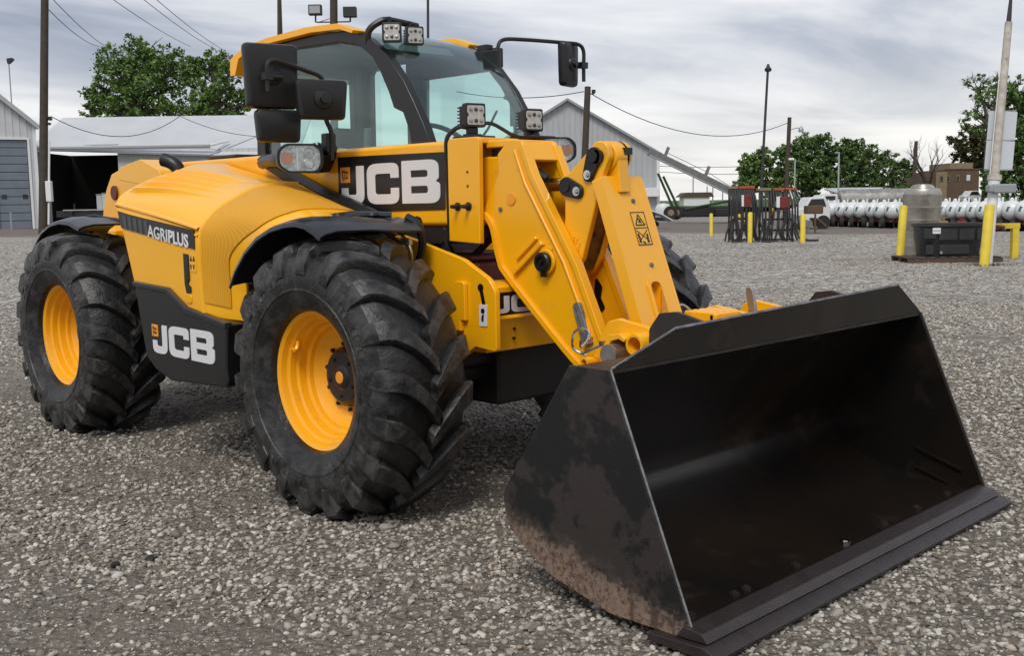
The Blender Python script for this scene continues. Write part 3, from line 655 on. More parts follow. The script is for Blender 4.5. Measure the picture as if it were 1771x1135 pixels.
# ---- quick hitch carriage
car = empty('carriage', (0, 0, 0), TH)
hk = [(1.06, .45), (1.00, .66), (1.085, .82, .03), (1.125, .89, .03), (1.18, .905, .03), (1.34, .88, .04), (1.40, .80), (1.27, .60), (1.22, .45)]
for y in (-.41, -.21, .28, .60): obj('hook_plate', MB().prism(rpoly(hk), 'y', y-.016, y+.016), 'yellow_paint', car, .006)
hook = [(1.155, .74), (1.16, .80), (1.19, .845), (1.245, .855), (1.275, .835), (1.27, .82), (1.24, .832), (1.20, .82), (1.18, .79), (1.178, .74)]
for y in (-.47, .54): obj('hook_collar', MB().prism(hook, 'y', y-.025, y+.043), 'yellow_paint', car, .004)
for y in (-.48, .53): obj('bucket_pin', MB().cyl((1.215, y-.05, .77), (1.215, y+.05, .77), .042, 18), 'zinc', car)
obj('tube', MB().lathe([(-.50, .042), (-.49, .046), (-.36, .046), (-.36, .032), (-.50, .032)], (1.325, 0, .815), 'y', 24, closed=True), 'yellow_paint', car)
obj('tube', MB().lathe([(-.50, .022), (-.36, .022), (-.36, .014), (-.50, .014)], (1.06, 0, .72), 'y', 18, closed=True), 'yellow_paint', car)
obj('cross_beam', MB().span((1.10, -.55, .50), (1.26, .70, .70)).cyl((1.12, -.5, .56), (1.12, .65, .56), .06, 16), 'yellow_paint', car, .01)
obj('cross_bar', MB().span((1.38, -.20, .845), (1.45, .55, .872)), 'yellow_paint', car, .004)
mb = MB()
for k in range(4): mb.span((1.20, .0 + k*.052, .86), (1.36, .030 + k*.052, .905))
mb.span((1.33, .0, .862), (1.37, .186, .90)); mb.span((1.20, 0, .858), (1.22, .186, .885)); obj('coupler_guard', mb, 'yellow_paint', car, .008)
obj('hose_loop', MB().tube(cr([(1.2, -.03, .85), (1.17, -.02, .90), (1.19, .0, .93), (1.22, .03, .90)], 12), .006, 6), 'zinc', car)
obj('pin_handle', MB().prism(rpoly([(1.32, .86), (1.30, .99, .02), (1.335, .99, .02), (1.36, .86)]), 'y', .325, .345), 'zinc', car, .003)
obj('linch_pin', MB().tube(cr([(1.02, -.44, .74), (.965, -.46, .77), (.975, -.46, .84), (1.035, -.45, .85), (1.05, -.44, .80)], 20), .006, 6).tube([(1.03, -.47, .755), (1.14, -.47, .80)], .007, 6).box((1.14, -.47, .805), (.02, .03, .02)).tube(cr([(1.0, -.45, .80), (1.03, -.48, .78), (1.05, -.46, .81), (1.04, -.44, .84)], 14), .007, 6), 'chrome', car)
# ---- bucket
BK = tag(empty('bucket', (0, 0, 0), TH), 'wide black steel shovel bucket with worn rusty lower side')
YB0, YB1 = -1.22, 1.015
side = rpoly([(1.63, .85), (1.80, .85), (2.125, .06), (2.08, .045), (1.80, .045, .1), (1.52, .115, .25), (1.33, .24, .12), (1.305, .36, .08)], 8)
for y, s, m_ in ((YB0, 1, 'bucket_paint'), (YB1, -1, 'bucket_inside')): obj('side_plate', MB().prism(side, 'y', y, y + s*.014), m_, BK, .003)
prof = cr([(1.66, 0, .84), (1.50, 0, .60), (1.375, 0, .41), (1.345, 0, .32), (1.36, 0, .25), (1.44, 0, .175), (1.58, 0, .115), (1.80, 0, .065), (2.08, 0, .052)], 60)
rows = [[Vector((p.x, YB0 + .014 + (YB1-YB0-.028)*k/6, p.z)) for k in range(7)] for p in prof]
obj('back_sheet', MB().shell(rows, .012), 'bucket_inside', BK)
obj('top_plate', MB().prism([(1.62, .842), (1.80, .846), (1.80, .834), (1.62, .828)], 'y', YB0+.0145, YB1-.0145), 'bucket_paint', BK, .002)
sp_poly = [(YB0+.015, .848), (YB0+.03, .86), (-.89, .950), (.745, .992), (YB1-.03, .862), (YB1-.015, .848)]
V = MB(); n_ = len(sp_poly)
for dx in (0, .014):
    for y, z in sp_poly: V.v.append((1.792 + dx + (z-.848)*.10, y, z))
V.f = [tuple(range(n_))[::-1], tuple(range(n_, 2*n_))] + [(i, (i+1) % n_, n_+(i+1) % n_, n_+i) for i in range(n_)]
obj('spill_guard', V, 'bucket_inside', BK, .002)
obj('guard_lip', MB().tube([(1.814, -.89, .953), (1.817, .745, .995)], .0055, 6).tube([(1.802, YB0+.01, .852), (1.814, -.89, .953)], .004, 6), 'worn_steel', BK)
obj('plate_edge', MB().tube([(1.803, YB0+.007, .85), (2.128, YB0+.007, .06)], .0042, 6), 'worn_steel', BK)
obj('plate_edge', MB().tube([(1.803, YB1-.007, .85), (2.128, YB1-.007, .06)], .005, 6), 'edge_steel', BK)
for y in (-.45, .74):
    obj('hanger_ear', MB().prism(rpoly([(1.37, .88, .02), (1.42, .945, .02), (1.50, .955, .04), (1.62, .925, .04), (1.785, .86), (1.64, .852), (1.46, .66), (1.36, .66)]), 'y', y-.012, y+.012), 'bucket_paint', BK, .003)
obj('floor_seam', MB().tube([(1.93, -.9, .064), (1.93, .75, .064)], .004, 5), 'edge_steel', BK)
obj('cutting_edge', MB().prism([(1.98, .020), (2.235, .014), (2.24, .030), (2.19, .052), (1.98, .044)], 'y', YB0-.035, YB1-.0), 'edge_steel', BK, .003)
obj('bolt_on_edge', MB().prism([(2.07, .050), (2.19, .0545), (2.17, .082), (2.10, .090)], 'y', YB0-.012, YB1-.02), 'edge_steel', BK, .004)
for k, y in enumerate((-1.10, -.85, -.78, -.46, -.10, .22, .52, .82)):
    mb = MB(); hexbolt(mb, (2.03, y, .056), 'z', .017 if k != 4 else .021, .018); obj('edge_bolt', mb, 'chrome' if k == 4 else 'edge_steel', BK)
for z0 in (.22, .13): obj('gusset', MB().prism([(1.80, z0), (2.02, z0-.075), (2.02, z0-.083), (1.80, z0-.008)], 'y', YB1-.028, YB1-.0145), 'bucket_inside', BK)

# ---- cab
cab = empty('cab', (0, 0, 0), TH)
ao = [(-.50, 1.20), (-.545, 1.6), (-.57, 1.71), (-.62, 1.82), (-.70, 1.95), (-.78, 2.07), (-.93, 2.23), (-1.09, 2.34), (-1.17, 2.375), (-1.31, 2.41), (-1.54, 2.425), (-2.30, 2.41)]
ai = [(-.68, 1.20), (-.72, 1.6), (-.735, 1.72), (-.75, 1.80), (-.80, 1.90), (-.88, 1.93), (-.92, 2.02), (-.985, 2.13), (-1.06, 2.23), (-1.18, 2.31), (-1.37, 2.35), (-1.89, 2.365), (-2.2, 2.34)]
ai_l = [(-.62, 1.20), (-.655, 1.6), (-.675, 1.72), (-.72, 1.82), (-.80, 1.96), (-.90, 2.10), (-1.03, 2.23), (-1.18, 2.30), (-1.37, 2.33), (-1.89, 2.34), (-2.2, 2.32)]
for y0, y1, inn in ((.09, .15, ai), (.96, 1.01, ai_l)):
    obj('side_frame', MB().prism(ao + [(-2.36, 1.20), (-2.24, 1.20), (-2.22, 2.30)] + inn[::-1], 'y', y0, y1), 'cab_frame', cab, .008)
def glass_poly(P, y0, y1): return MB().prism(P, 'y', y0, y1)
obj('side_window', glass_poly([(-2.23, 1.25), (-2.21, 2.31), (-1.89, 2.36), (-1.37, 2.345), (-1.18, 2.305), (-1.06, 2.225), (-.985, 2.125), (-.92, 2.015), (-.88, 1.925), (-.8, 1.895), (-.75, 1.795), (-.735, 1.715), (-.69, 1.25)], 'y' and .112, .117), 'cab_glass', cab)
dr = obj('door', MB().span((-1.83, .965, 1.2), (-1.64, 1.0, 2.35)).span((-1.64, .965, 2.21), (-.93, 1.0, 2.34)).span((-1.7, .965, 1.2), (-.66, 1.0, 1.38)), 'cab_frame', cab, .01)
obj('door_window', glass_poly([(-1.66, 1.38), (-1.66, 2.22), (-1.05, 2.22), (-.9, 2.10), (-.72, 1.82), (-.66, 1.38)], .978, .983), 'cab_glass', cab)
obj('quarter_window', glass_poly([(-2.23, 1.3), (-2.21, 2.31), (-1.83, 2.33), (-1.83, 1.3)], .978, .983), 'cab_glass', cab)
obj('rear_frame', MB().span((-2.34, .15, 1.2), (-2.27, .24, 2.38)).span((-2.34, .86, 1.2), (-2.27, .96, 2.38)).span((-2.34, .24, 1.2), (-2.27, .86, 1.5)).span((-2.34, .24, 2.26), (-2.27, .86, 2.38)), 'cab_frame', cab, .01)
obj('rear_window', MB().span((-2.31, .23, 1.49), (-2.305, .87, 2.27)), 'cab_glass', cab)
wp = cr([(a, 0, b) for a, b in ao[1:10] + [(-1.80, 2.432)]], 26)
rows = [[Vector((p.x + .035*math.sin(math.pi*k/8) - .012, .13 + (.985-.13)*k/8, p.z + .01*math.sin(math.pi*k/8))) for k in range(9)] for p in wp]
obj('windscreen', MB().shell(rows, .005), 'cab_glass', cab)
roofp = rpoly([(-2.55, 2.26), (-2.545, 2.37, .04), (-2.36, 2.43, .08), (-2.1, 2.455), (-1.65, 2.468), (-1.33, 2.45, .1), (-1.17, 2.395, .03), (-1.19, 2.378), (-1.31, 2.414), (-1.6, 2.43), (-2.28, 2.415), (-2.44, 2.36), (-2.49, 2.26)])
rf = obj('roof', MB().prism(rpoly([(-2.55, 2.26), (-2.545, 2.37, .04), (-2.36, 2.43, .08), (-2.1, 2.452), (-1.80, 2.462, .02), (-1.80, 2.43), (-2.28, 2.415), (-2.44, 2.36), (-2.49, 2.26)]), 'y', .141, .959), 'yellow_plastic', cab, .010)
for y0, y1 in ((.045, .14), (.96, 1.055)): obj('roof_rail', MB().prism(roofp, 'y', y0, y1), 'yellow_plastic', cab, .012, seg=3)
obj('roof_lining', MB().span((-2.26, .16, 2.35), (-1.80, .95, 2.40)), 'interior', cab)
obj('roof_header', MB().prism([(-1.30, 2.33), (-1.36, 2.385), (-1.46, 2.395), (-1.46, 2.36), (-1.38, 2.32)], 'y', .16, .95), 'interior_light', cab)
obj('cab_tub', MB().span((-2.30, .16, .80), (-.58, 1.0, 1.18)), 'interior', cab, .02)
obj('dashboard', MB().prism([(-.62, 1.18), (-.64, 1.62), (-.74, 1.66), (-.92, 1.56), (-.88, 1.18)], 'y', .17, .94), 'interior', cab, .02)
st_ = obj('seat', MB().prism(rpoly([(-1.95, 1.30), (-1.35, 1.30, .05), (-1.32, 1.44, .05), (-1.80, 1.42, .05), (-1.93, 1.76, .06), (-2.05, 1.76, .06), (-2.02, 1.40)]), 'y', .36, .80), 'interior', cab, .03, seg=3)
obj('headrest', MB().prism(rpoly([(-1.96, 1.765, .03), (-1.97, 1.90, .04), (-2.04, 1.90, .04), (-2.04, 1.765, .03)]), 'y', .49, .67), 'interior', st_, .03)
mb = MB(); cw = Vector((-.98, .57, 1.74)); ax1 = Vector((0, 1, 0)); ax2 = Vector((-.75, 0, .66))*-1
mb.tube([cw + (ax1*math.cos(a) + ax2*math.sin(a))*.19 for a in [2*math.pi*k/28 for k in range(29)]], .015, 8)
mb.tube([cw, cw + Vector((.16, 0, -.30))], .035, 10); mb.tube([cw - ax1*.18, cw + ax1*.18], .018, 6); mb.tube([cw, cw + ax2*.18], .018, 6)
obj('steering_wheel', mb, 'interior', cab)
obj('control_console', MB().prism(rpoly([(-1.9, 1.2), (-1.9, 1.62, .05), (-1.30, 1.66, .06), (-1.2, 1.2)]), 'y', .17, .32).cyl((-1.35, .25, 1.65), (-1.33, .25, 1.85), .025, 10), 'interior_light', cab, .02)
obj('sun_blind', MB().span((-1.10, .20, 2.10), (-1.09, .32, 2.24)), 'interior', cab, .01)
obj('grab_rail', MB().tube(cr([(-.83, 1.045, 1.55), (-.86, 1.06, 1.75), (-.90, 1.06, 2.0), (-.94, 1.03, 2.05)], 12), .014, 8).span((-.86, 1.0, 1.86), (-.80, 1.06, 2.0)), 'black_metal', cab)
obj('wiper', MB().tube([(-.60, .45, 1.70), (-.66, .62, 1.82), (-.72, .75, 1.93)], .008, 6), 'black_metal', cab)
# ---- lamps
def work_lamp(loc, face, s=.105, stem=True):
    """square six-LED work lamp; face = direction it looks in the x-y plane (degrees)"""
    e = empty('work_lamp', loc, TH, R(face))
    obj('housing', MB().prism(rpoly([(-s/2, -s/2, .012), (s/2, -s/2, .012), (s/2, s/2, .012), (-s/2, s/2, .012)]), 'x', -.012, .02).span((-.055, -s*.42, -s*.4), (-.012, s*.42, s*.4)), 'black_metal', e, .004)
    mb = MB()
    for k in range(6): mb.span((-.075, -s*.42, -s*.38 + k*s*.14), (-.055, s*.42, -s*.33 + k*s*.14))
    obj('cooling_fins', mb, 'black_metal', e)
    q = s*.40
    obj('lens', MB().prism(rpoly([(-q, -q, .01), (q, -q, .01), (q, -.012, .008), (q*.8, 0, .008), (q, .012, .008), (q, q, .01), (-q, q, .01), (-q, .012, .008), (-q*.8, 0, .008), (-q, -.012, .008)]), 'x', .0205, .024), 'led_face', e)
    for a in (-.62, 0, .62):
        for b in (-.58, .58): obj('diode', MB().lathe([(0, .009), (.004, .009), (.006, .004)], (.0242, a*q, b*q), 'x', 12), 'led_dark' if a == 0 else 'zinc', e)
    if stem: obj('mount', MB().span((-.035, -.025, -s/2-.03), (.0, .025, -s/2)).span((-.04, -.04, -s/2-.045), (.01, .04, -s/2-.03)), 'black_metal', e, .004)
    return e
work_lamp((.20, -.295, 1.797), -14, .112); work_lamp((.315, -.02, 1.778), -14, .108)
work_lamp((-.985, .18, 2.368), -42, .112, False); work_lamp((-.985, .345, 2.365), -22, .108, False)
part('lamp_bracket', MB().tube(cr([(-1.12, .11, 2.30), (-1.10, .10, 2.38), (-1.06, .14, 2.43), (-1.03, .2, 2.445), (-1.02, .40, 2.43)], 16), .020, 8).span((-1.03, .17, 2.42), (-1.0, .19, 2.46)).span((-1.03, .32, 2.42), (-1.0, .34, 2.45)), 'black_metal')
part('lamp_bracket', MB().span((.12, -.36, 1.69), (.27, -.22, 1.70)), 'black_metal', .003)
part('lamp_bracket', MB().span((.26, -.12, 1.688), (.40, .06, 1.70)).span((.28, .0, 1.70), (.32, .02, 1.76)), 'black_metal', .003)
def head_lamp(loc, rz, mir, sc=1.0):
    e = empty('head_lamp', loc, TH, R(rz)); W, H = .128*sc, .080*sc
    out = rpoly([(-W, -H*.55, .05), (-W*.55, -H, .05), (W*.8, -H, .06), (W, -H*.4, .05), (W, H*.6, .05), (W*.7, H, .05), (-W*.6, H, .06), (-W, H*.55, .06)])
    out = [(a*mir, b) for a, b in out]; k = .87; inn = [(a*k, b*k) for a, b in out]
    rows = []
    for x, f in ((-.16, .25), (-.13, .6), (-.06, .95), (0, 1.0), (.018, .985)):
        rows.append([Vector((x, a*f, b*f)) for a, b in out + out[:1]])
    m_ = MB().grid(rows); m_.f.append(tuple(range(len(out))))
    obj('housing', m_, 'black_plastic', e)
    obj('bezel', holed([(a*.985, b*.985) for a, b in out], [inn], 'x', .006, .02, 'bezel'), 'black_plastic', e)
    obj('reflector', MB().prism([(a*.99, b*.99) for a, b in inn], 'x', -.012, .004), 'lens', e)
    obj('divider', MB().prism([(-.018*mir, -H*.84), (-.010*mir, -H*.84), (-.010*mir, H*.84), (-.018*mir, H*.84)], 'x', .0045, .012), 'logo_white', e)
    obj('indicator', MB().prism([(a, b) for a, b in circle(-W*.55*mir, -.0, H*.42, 0, 360, 18)], 'x', .0045, .010), 'amber', e)
    for b in (H*.35, -H*.35): obj('bulb', MB().lathe([(.0045, .030*sc), (.008, .026*sc), (.0085, .012*sc)], (0, W*.38*mir, b), 'x', 18), 'lens', e)
    obj('cover_glass', MB().prism(inn, 'x', .013, .016), 'lamp_glass', e)
    return e
head_lamp((-.76, -.63, 1.630), -24, 1, .94); head_lamp((-.56, 1.10, 1.70), -24, -1)
part('head_lamp_arm', MB().tube(cr([(-1.48, -.40, 1.635), (-1.25, -.50, 1.64), (-1.02, -.60, 1.63), (-.92, -.62, 1.63)], 10), .035, 8).tube([(-.92, -.60, 1.62), (-.84, -.46, 1.64)], .03, 8), 'black_plastic')
part('head_lamp_arm', MB().tube([(-.66, 1.08, 1.68), (-.80, 1.0, 1.62)], .025, 8), 'black_plastic')
# ---- mirrors
def mirror(loc, wy, hz, rz, taper=.92):
    e = empty('mirror', loc, TH, R(rz))
    q = rpoly([(-wy/2*taper, -hz/2, .025), (wy/2*taper, -hz/2, .025), (wy/2, hz/2, .03), (-wy/2, hz/2, .03)])
    rows = [[Vector((x, a*f, b*f)) for a, b in q+q[:1]] for x, f in ((-.03, .97), (-.02, 1), (0, 1.0), (.018, .95), (.024, .86))]
    m_ = MB().grid(rows); m_.f.append(tuple(range(4*len(q)+4, 5*len(q)+4))); m_.f.append(tuple(range(len(q)))[::-1])
    obj('mirror_shell', m_, 'black_plastic', e)
    obj('mirror_glass', MB().prism([(a*.93, b*.93) for a, b in q], 'x', -.034, -.0305), 'chrome', e)
    if hz > .17: obj('pivot_ball', MB().lathe([(.024, .05), (.034, .045), (.04, .022), (.06, .02)], (0, 0, 0), 'x', 18), 'black_plastic', e)
    return e
mirror((-.80, -.755, 2.040), .285, .325, -16); mirror((-.79, -.730, 1.792), .245, .165, -16, .90); mirror((-.61, -.588, 1.918), .285, .20, -16, .86)
ma = empty('mirror_arm', (0, 0, 0), TH)
obj('arm', MB().tube(cr([(-.70, -.47, 1.62), (-.70, -.47, 1.76), (-.71, -.495, 1.84), (-.71, -.495, 1.98), (-.71, -.52, 2.045), (-.715, -.60, 2.07), (-.72, -.70, 2.095), (-.73, -.775, 2.11), (-.735, -.815, 2.09), (-.735, -.82, 2.03), (-.735, -.82, 1.955)], 44), .0125, 10), 'black_metal', ma)
obj('clamp', MB().cyl((-.735, -.835, 2.03), (-.735, -.735, 2.03), .016, 12).box((-.735, -.82, 2.03), (.04, .045, .035)), 'black_plastic', ma)
obj('clamp', MB().cyl((-.71, -.50, 1.912), (-.56, -.585, 1.912), .016, 12).box((-.71, -.495, 1.912), (.045, .04, .035)), 'black_plastic', ma)
obj('clamp', MB().tube([(-.80, -.74, 1.90), (-.80, -.74, 1.84)], .012, 8), 'black_plastic', ma)
obj('base', MB().prism(rpoly([(-.95, 1.56), (-.86, 1.565, .02), (-.80, 1.64, .01), (-.785, 1.70, .01), (-.85, 1.72, .02), (-.91, 1.64)]), 'y', -.49, -.37).span((-.80, -.49, 1.645), (-.70, -.45, 1.69)).span((-.755, -.50, 1.66), (-.70, -.44, 1.76)), 'black_plastic', ma, .008)
for z in (1.67, 1.705): obj('bolt', MB().cyl((-.785, -.505, z), (-.785, -.49, z), .012, 8), 'chrome', ma)
mirror((-.90, 1.60, 2.29), .20, .29, 14, .9)
mb_ = empty('mirror_arm', (0, 0, 0), TH)
obj('arm', MB().tube(cr([(-1.02, 1.05, 2.26), (-1.02, 1.06, 2.36), (-1.01, 1.10, 2.415), (-.97, 1.25, 2.425), (-.90, 1.55, 2.425), (-.87, 1.66, 2.42), (-.86, 1.70, 2.38), (-.86, 1.70, 2.28), (-.86, 1.70, 2.18)], 36), .0125, 10), 'black_metal', mb_)
obj('base', MB().span((-1.06, 1.02, 2.24), (-.99, 1.08, 2.36)).span((-1.12, .97, 2.27), (-1.03, 1.03, 2.38)), 'black_metal', mb_, .006)
obj('clamp', MB().box((-.86, 1.69, 2.285), (.045, .06, .04)), 'black_plastic', mb_)

# ================================================================== GROUND
RH = Vector((math.sin(YAW), -math.cos(YAW), 0)); FH = Vector((math.cos(YAW), math.sin(YAW), 0))
def sst(a, b, x): t = min(1, max(0, (x-a)/(b-a))); return t*t*(3-2*t)
def gz(x, y):
    r = Vector((x, y, 0)) - Vector((CAMP.x, CAMP.y, 0)); l = -r.dot(RH); d = r.dot(FH)
    return .018*max(0, min(l, 120)-4)*sst(10, 25, d) - .34*sst(38, 52, d)*sst(6, 14, -l)*(1 - sst(80, 100, d)) + .012*noise.noise((x*.25, y*.25, 0))*sst(9, 20, r.length)
def gat(u, D, sink=0):
    """point of the ground a depth D away in the direction of photo column u"""
    p = at(u, 350, D); p.z = gz(p.x, p.y) - sink; return p
def vz(v, u, D): return at(u, v, D).z            # height at which a thing at depth D meets photo row v
PXM = lambda D: FPX/D                            # photo pixels per metre at depth D
def ground_mat():
    m = bpy.data.materials.new('gravel_ground'); m.use_nodes = True; t = m.node_tree; b = t.nodes['Principled BSDF']; MAT['gravel_ground'] = m
    po = N(t, 'ShaderNodeNewGeometry').outputs['Position']
    def noi(sc, d=6, r=.6):
        n = N(t, 'ShaderNodeTexNoise', i_Scale=sc, i_Detail=float(d), i_Roughness=r); t.links.new(po, n.inputs['Vector']); return n.outputs[0]
    vo = N(t, 'ShaderNodeTexVoronoi', i_Scale=34.0); t.links.new(po, vo.inputs['Vector'])
    vo2 = N(t, 'ShaderNodeTexVoronoi', i_Scale=9.0); t.links.new(po, vo2.inputs['Vector'])
    sv = N(t, 'ShaderNodeSeparateColor'); t.links.new(vo.outputs['Color'], sv.inputs[0])
    stone = ramp(t, sv.outputs[0], [(.0, (.13, .12, .105)), (.4, (.26, .245, .22)), (.75, (.40, .38, .35)), (1, (.60, .58, .54))])
    dirt = mix(t, noi(2.0), (.098, .082, .065), (.168, .145, .118))
    near = mix(t, ramp(t, vo.outputs['Distance'], [(.20, (.5, .5, .5)), (.50, (0, 0, 0))]), dirt, stone)
    # position zones: dark wheel-worn gravel in the middle of the yard, pale crushed stone beyond it, a brown dirt lane at its far side
    dp = N(t, 'ShaderNodeVectorMath', operation='DOT_PRODUCT'); t.links.new(po, dp.inputs[0]); dp.inputs[1].default_value = FH
    dep = math_(t, 'SUBTRACT', dp.outputs['Value'], FH.dot(CAMP))
    dep = math_(t, 'ADD', dep, math_(t, 'MULTIPLY', noi(.22), 5.0))
    sv2 = N(t, 'ShaderNodeSeparateColor'); t.links.new(vo2.outputs['Color'], sv2.inputs[0])
    pale = mix(t, ramp(t, sv2.outputs[0], [(.2, (0, 0, 0)), (.9, (1, 1, 1))]), (.30, .28, .25), (.64, .61, .565))
    pale = mix(t, .35, pale, stone)
    pale = mix(t, ramp(t, vo2.outputs['Distance'], [(.38, (0, 0, 0)), (.66, (.7, .7, .7))]), pale, (.14, .125, .105))
    col = mix(t, ramp(t, math_(t, 'DIVIDE', dep, 60.0), [(.17, (0, 0, 0)), (.30, (1, 1, 1))]), near, pale)
    brown = mix(t, noi(1.1), (.11, .09, .075), (.19, .16, .135))
    col = mix(t, ramp(t, math_(t, 'DIVIDE', dep, 100.0), [(.46, (0, 0, 0)), (.50, (.9, .9, .9)), (.80, (.9, .9, .9)), (.86, (.3, .3, .3))]), col, brown)
    col = mix(t, ramp(t, noi(.35, 4), [(.5, (0, 0, 0)), (.7, (.4, .4, .4))]), col, (.12, .108, .095))
    t.links.new(col, b.inputs['Base Color']); b.inputs['Roughness'].default_value = .85; b.inputs['Specular IOR Level'].default_value = .3
    h = math_(t, 'ADD', math_(t, 'MULTIPLY', vo.outputs['Distance'], -1.0), math_(t, 'MULTIPLY', noi(14), .6))
    bn = N(t, 'ShaderNodeBump', i_Strength=.8, i_Distance=.02); t.links.new(h, bn.inputs['Height'])
    h2 = math_(t, 'ADD', math_(t, 'MULTIPLY', vo2.outputs['Distance'], -1.0), noi(3))
    b2 = N(t, 'ShaderNodeBump', i_Strength=.5, i_Distance=.06); t.links.new(h2, b2.inputs['Height']); t.links.new(bn.outputs[0], b2.inputs['Normal'])
    t.links.new(b2.outputs[0], b.inputs['Normal'])
ground_mat()
rings = [0, .8, 1.6, 2.4, 3.2, 4, 5, 6, 7, 8, 9, 10, 11, 12, 13, 14, 15, 16, 17, 18, 20, 22, 24, 26, 28, 31, 34, 37, 40, 44, 48, 52, 56, 60, 66, 72, 80, 90, 105, 125, 150, 190, 250, 350, 500, 800, 1500, 3000]
rows = [[Vector((CAMP.x + r*math.cos(2*math.pi*k/144), CAMP.y + r*math.sin(2*math.pi*k/144), 0)) for k in range(145)] for r in rings[1:]]
for rr in rows:
    for p in rr: p.z = gz(p.x, p.y)
mb = MB().grid(rows); mb.add([(CAMP.x, CAMP.y, 0)] + [tuple(p) for p in rows[0][:-1]], [(0, i+1, (i+1) % 144 + 1) for i in range(144)])
tag(obj('ground', mb, 'gravel_ground'), kind='structure')
# loose stones: a few shapes instanced over the yard
material('dirt_dark', (.05, .045, .04), .9)
def stone_mat():
    m = bpy.data.materials.new('stone'); m.use_nodes = True; t = m.node_tree; b = t.nodes['Principled BSDF']; MAT['stone'] = m
    oi = N(t, 'ShaderNodeObjectInfo')
    c = ramp(t, oi.outputs['Random'], [(.0, (.10, .088, .075)), (.16, (.19, .165, .134)), (.38, (.30, .270, .226)), (.60, (.40, .366, .314)), (.80, (.53, .495, .435)), (.93, (.70, .67, .61)), (.962, (.36, .25, .16)), (.98, (.08, .08, .085)), (1, (.74, .73, .70))])
    n = N(t, 'ShaderNodeTexNoise', i_Scale=40.0, i_Detail=5.0); t.links.new(N(t, 'ShaderNodeNewGeometry').outputs['Position'], n.inputs['Vector'])
    t.links.new(mix(t, math_(t, 'MULTIPLY', n.outputs[0], .55), c, (.17, .15, .125)), b.inputs['Base Color']); b.inputs['Roughness'].default_value = .8
stone_mat()
stones = []
for k in range(6):
    rnd = random.Random(k+50); bmn = bmesh.new(); bmesh.ops.create_icosphere(bmn, subdivisions=1, radius=1)
    sx, sy, sz = rnd.uniform(.8, 1.3), rnd.uniform(.65, 1.0), rnd.uniform(.42, .7)
    for v in bmn.verts:
        f = 1 + rnd.uniform(-.24, .20); v.co = Vector((v.co.x*sx*f, v.co.y*sy*f, v.co.z*sz*f))
    me = bpy.data.meshes.new('stone'); bmn.to_mesh(me); bmn.free(); me.materials.append(MAT['stone'])
    if k % 2: me.shade_smooth()
    stones.append(bpy.data.objects.new('stone_shape', me))
scol = bpy.data.collections.new('stone_shapes')
for o in stones: scol.objects.link(o)
pts, rots, scs = [], [], []
rnd = random.Random(11)
for (r0, r1, dens, s0, s1) in ((1.6, 4.2, 2500, .0055, .0165), (4.2, 6.5, 2000, .0062, .0175), (6.5, 10, 1150, .0078, .019), (10, 15, 650, .009, .021), (15, 26, 150, .010, .022), (26, 46, 36, .012, .026)):
    wid = 1.75 if r1 < 7 else 1.5 if r1 < 16 else 1.2; n = int(dens*wid/2*(r1*r1-r0*r0))
    for _ in range(n):
        r = math.sqrt(rnd.uniform(r0*r0, r1*r1)); a = YAW + rnd.uniform(-wid/2, wid/2)
        x, y = CAMP.x + r*math.cos(a), CAMP.y + r*math.sin(a)
        q1, q2 = x*.92 + y*.38, y*.92 - x*.38
        pn = .75*noise.noise((q1*.18, q2*.85, 3.3)) + .45*noise.noise((x*.7, y*.7, 5)) + .35*noise.noise((x*1.9, y*1.9, 9))
        s = s0 + (s1-s0)*rnd.random()**2.0
        if pn < -.05 and rnd.random() < min(.85, (-.05-pn)*3.4):
            if r > 7: continue
            s = s0*rnd.uniform(.45, .75)
        if rnd.random() < .006: s *= 1.9
        pts.append((x, y, gz(x, y) + s*rnd.uniform(.0, .45))); scs.append(s); rots.append((rnd.uniform(-.4, .4), rnd.uniform(-.4, .4), rnd.uniform(0, 6.28)))
gm = bpy.data.meshes.new('gravel'); gm.from_pydata(pts, [], [])
at1 = gm.attributes.new('sc', 'FLOAT', 'POINT'); at1.data.foreach_set('value', scs)
at2 = gm.attributes.new('ro', 'FLOAT_VECTOR', 'POINT'); at2.data.foreach_set('vector', [c for r in rots for c in r])
go = bpy.data.objects.new('gravel', gm); COL.objects.link(go)
ng = bpy.data.node_groups.new('scatter_stones', 'GeometryNodeTree')
ng.interface.new_socket('Geometry', in_out='INPUT', socket_type='NodeSocketGeometry'); ng.interface.new_socket('Geometry', in_out='OUTPUT', socket_type='NodeSocketGeometry')
gi, gout = ng.nodes.new('NodeGroupInput'), ng.nodes.new('NodeGroupOutput')
ci = ng.nodes.new('GeometryNodeCollectionInfo'); ci.inputs['Collection'].default_value = scol; ci.inputs['Separate Children'].default_value = True; ci.inputs['Reset Children'].default_value = True
ip = ng.nodes.new('GeometryNodeInstanceOnPoints'); ip.inputs['Pick Instance'].default_value = True
na = ng.nodes.new('GeometryNodeInputNamedAttribute'); na.data_type = 'FLOAT'; na.inputs['Name'].default_value = 'sc'
nr = ng.nodes.new('GeometryNodeInputNamedAttribute'); nr.data_type = 'FLOAT_VECTOR'; nr.inputs['Name'].default_value = 'ro'
L = ng.links.new
L(gi.outputs[0], ip.inputs['Points']); L(ci.outputs[0], ip.inputs['Instance']); L(na.outputs[0], ip.inputs['Scale']); L(nr.outputs[0], ip.inputs['Rotation']); L(ip.outputs[0], gout.inputs[0])
go.modifiers.new('scatter', 'NODES').node_group = ng
tag(go, 'loose grey and tan crushed stones covering the yard', 'gravel', kind='stuff')
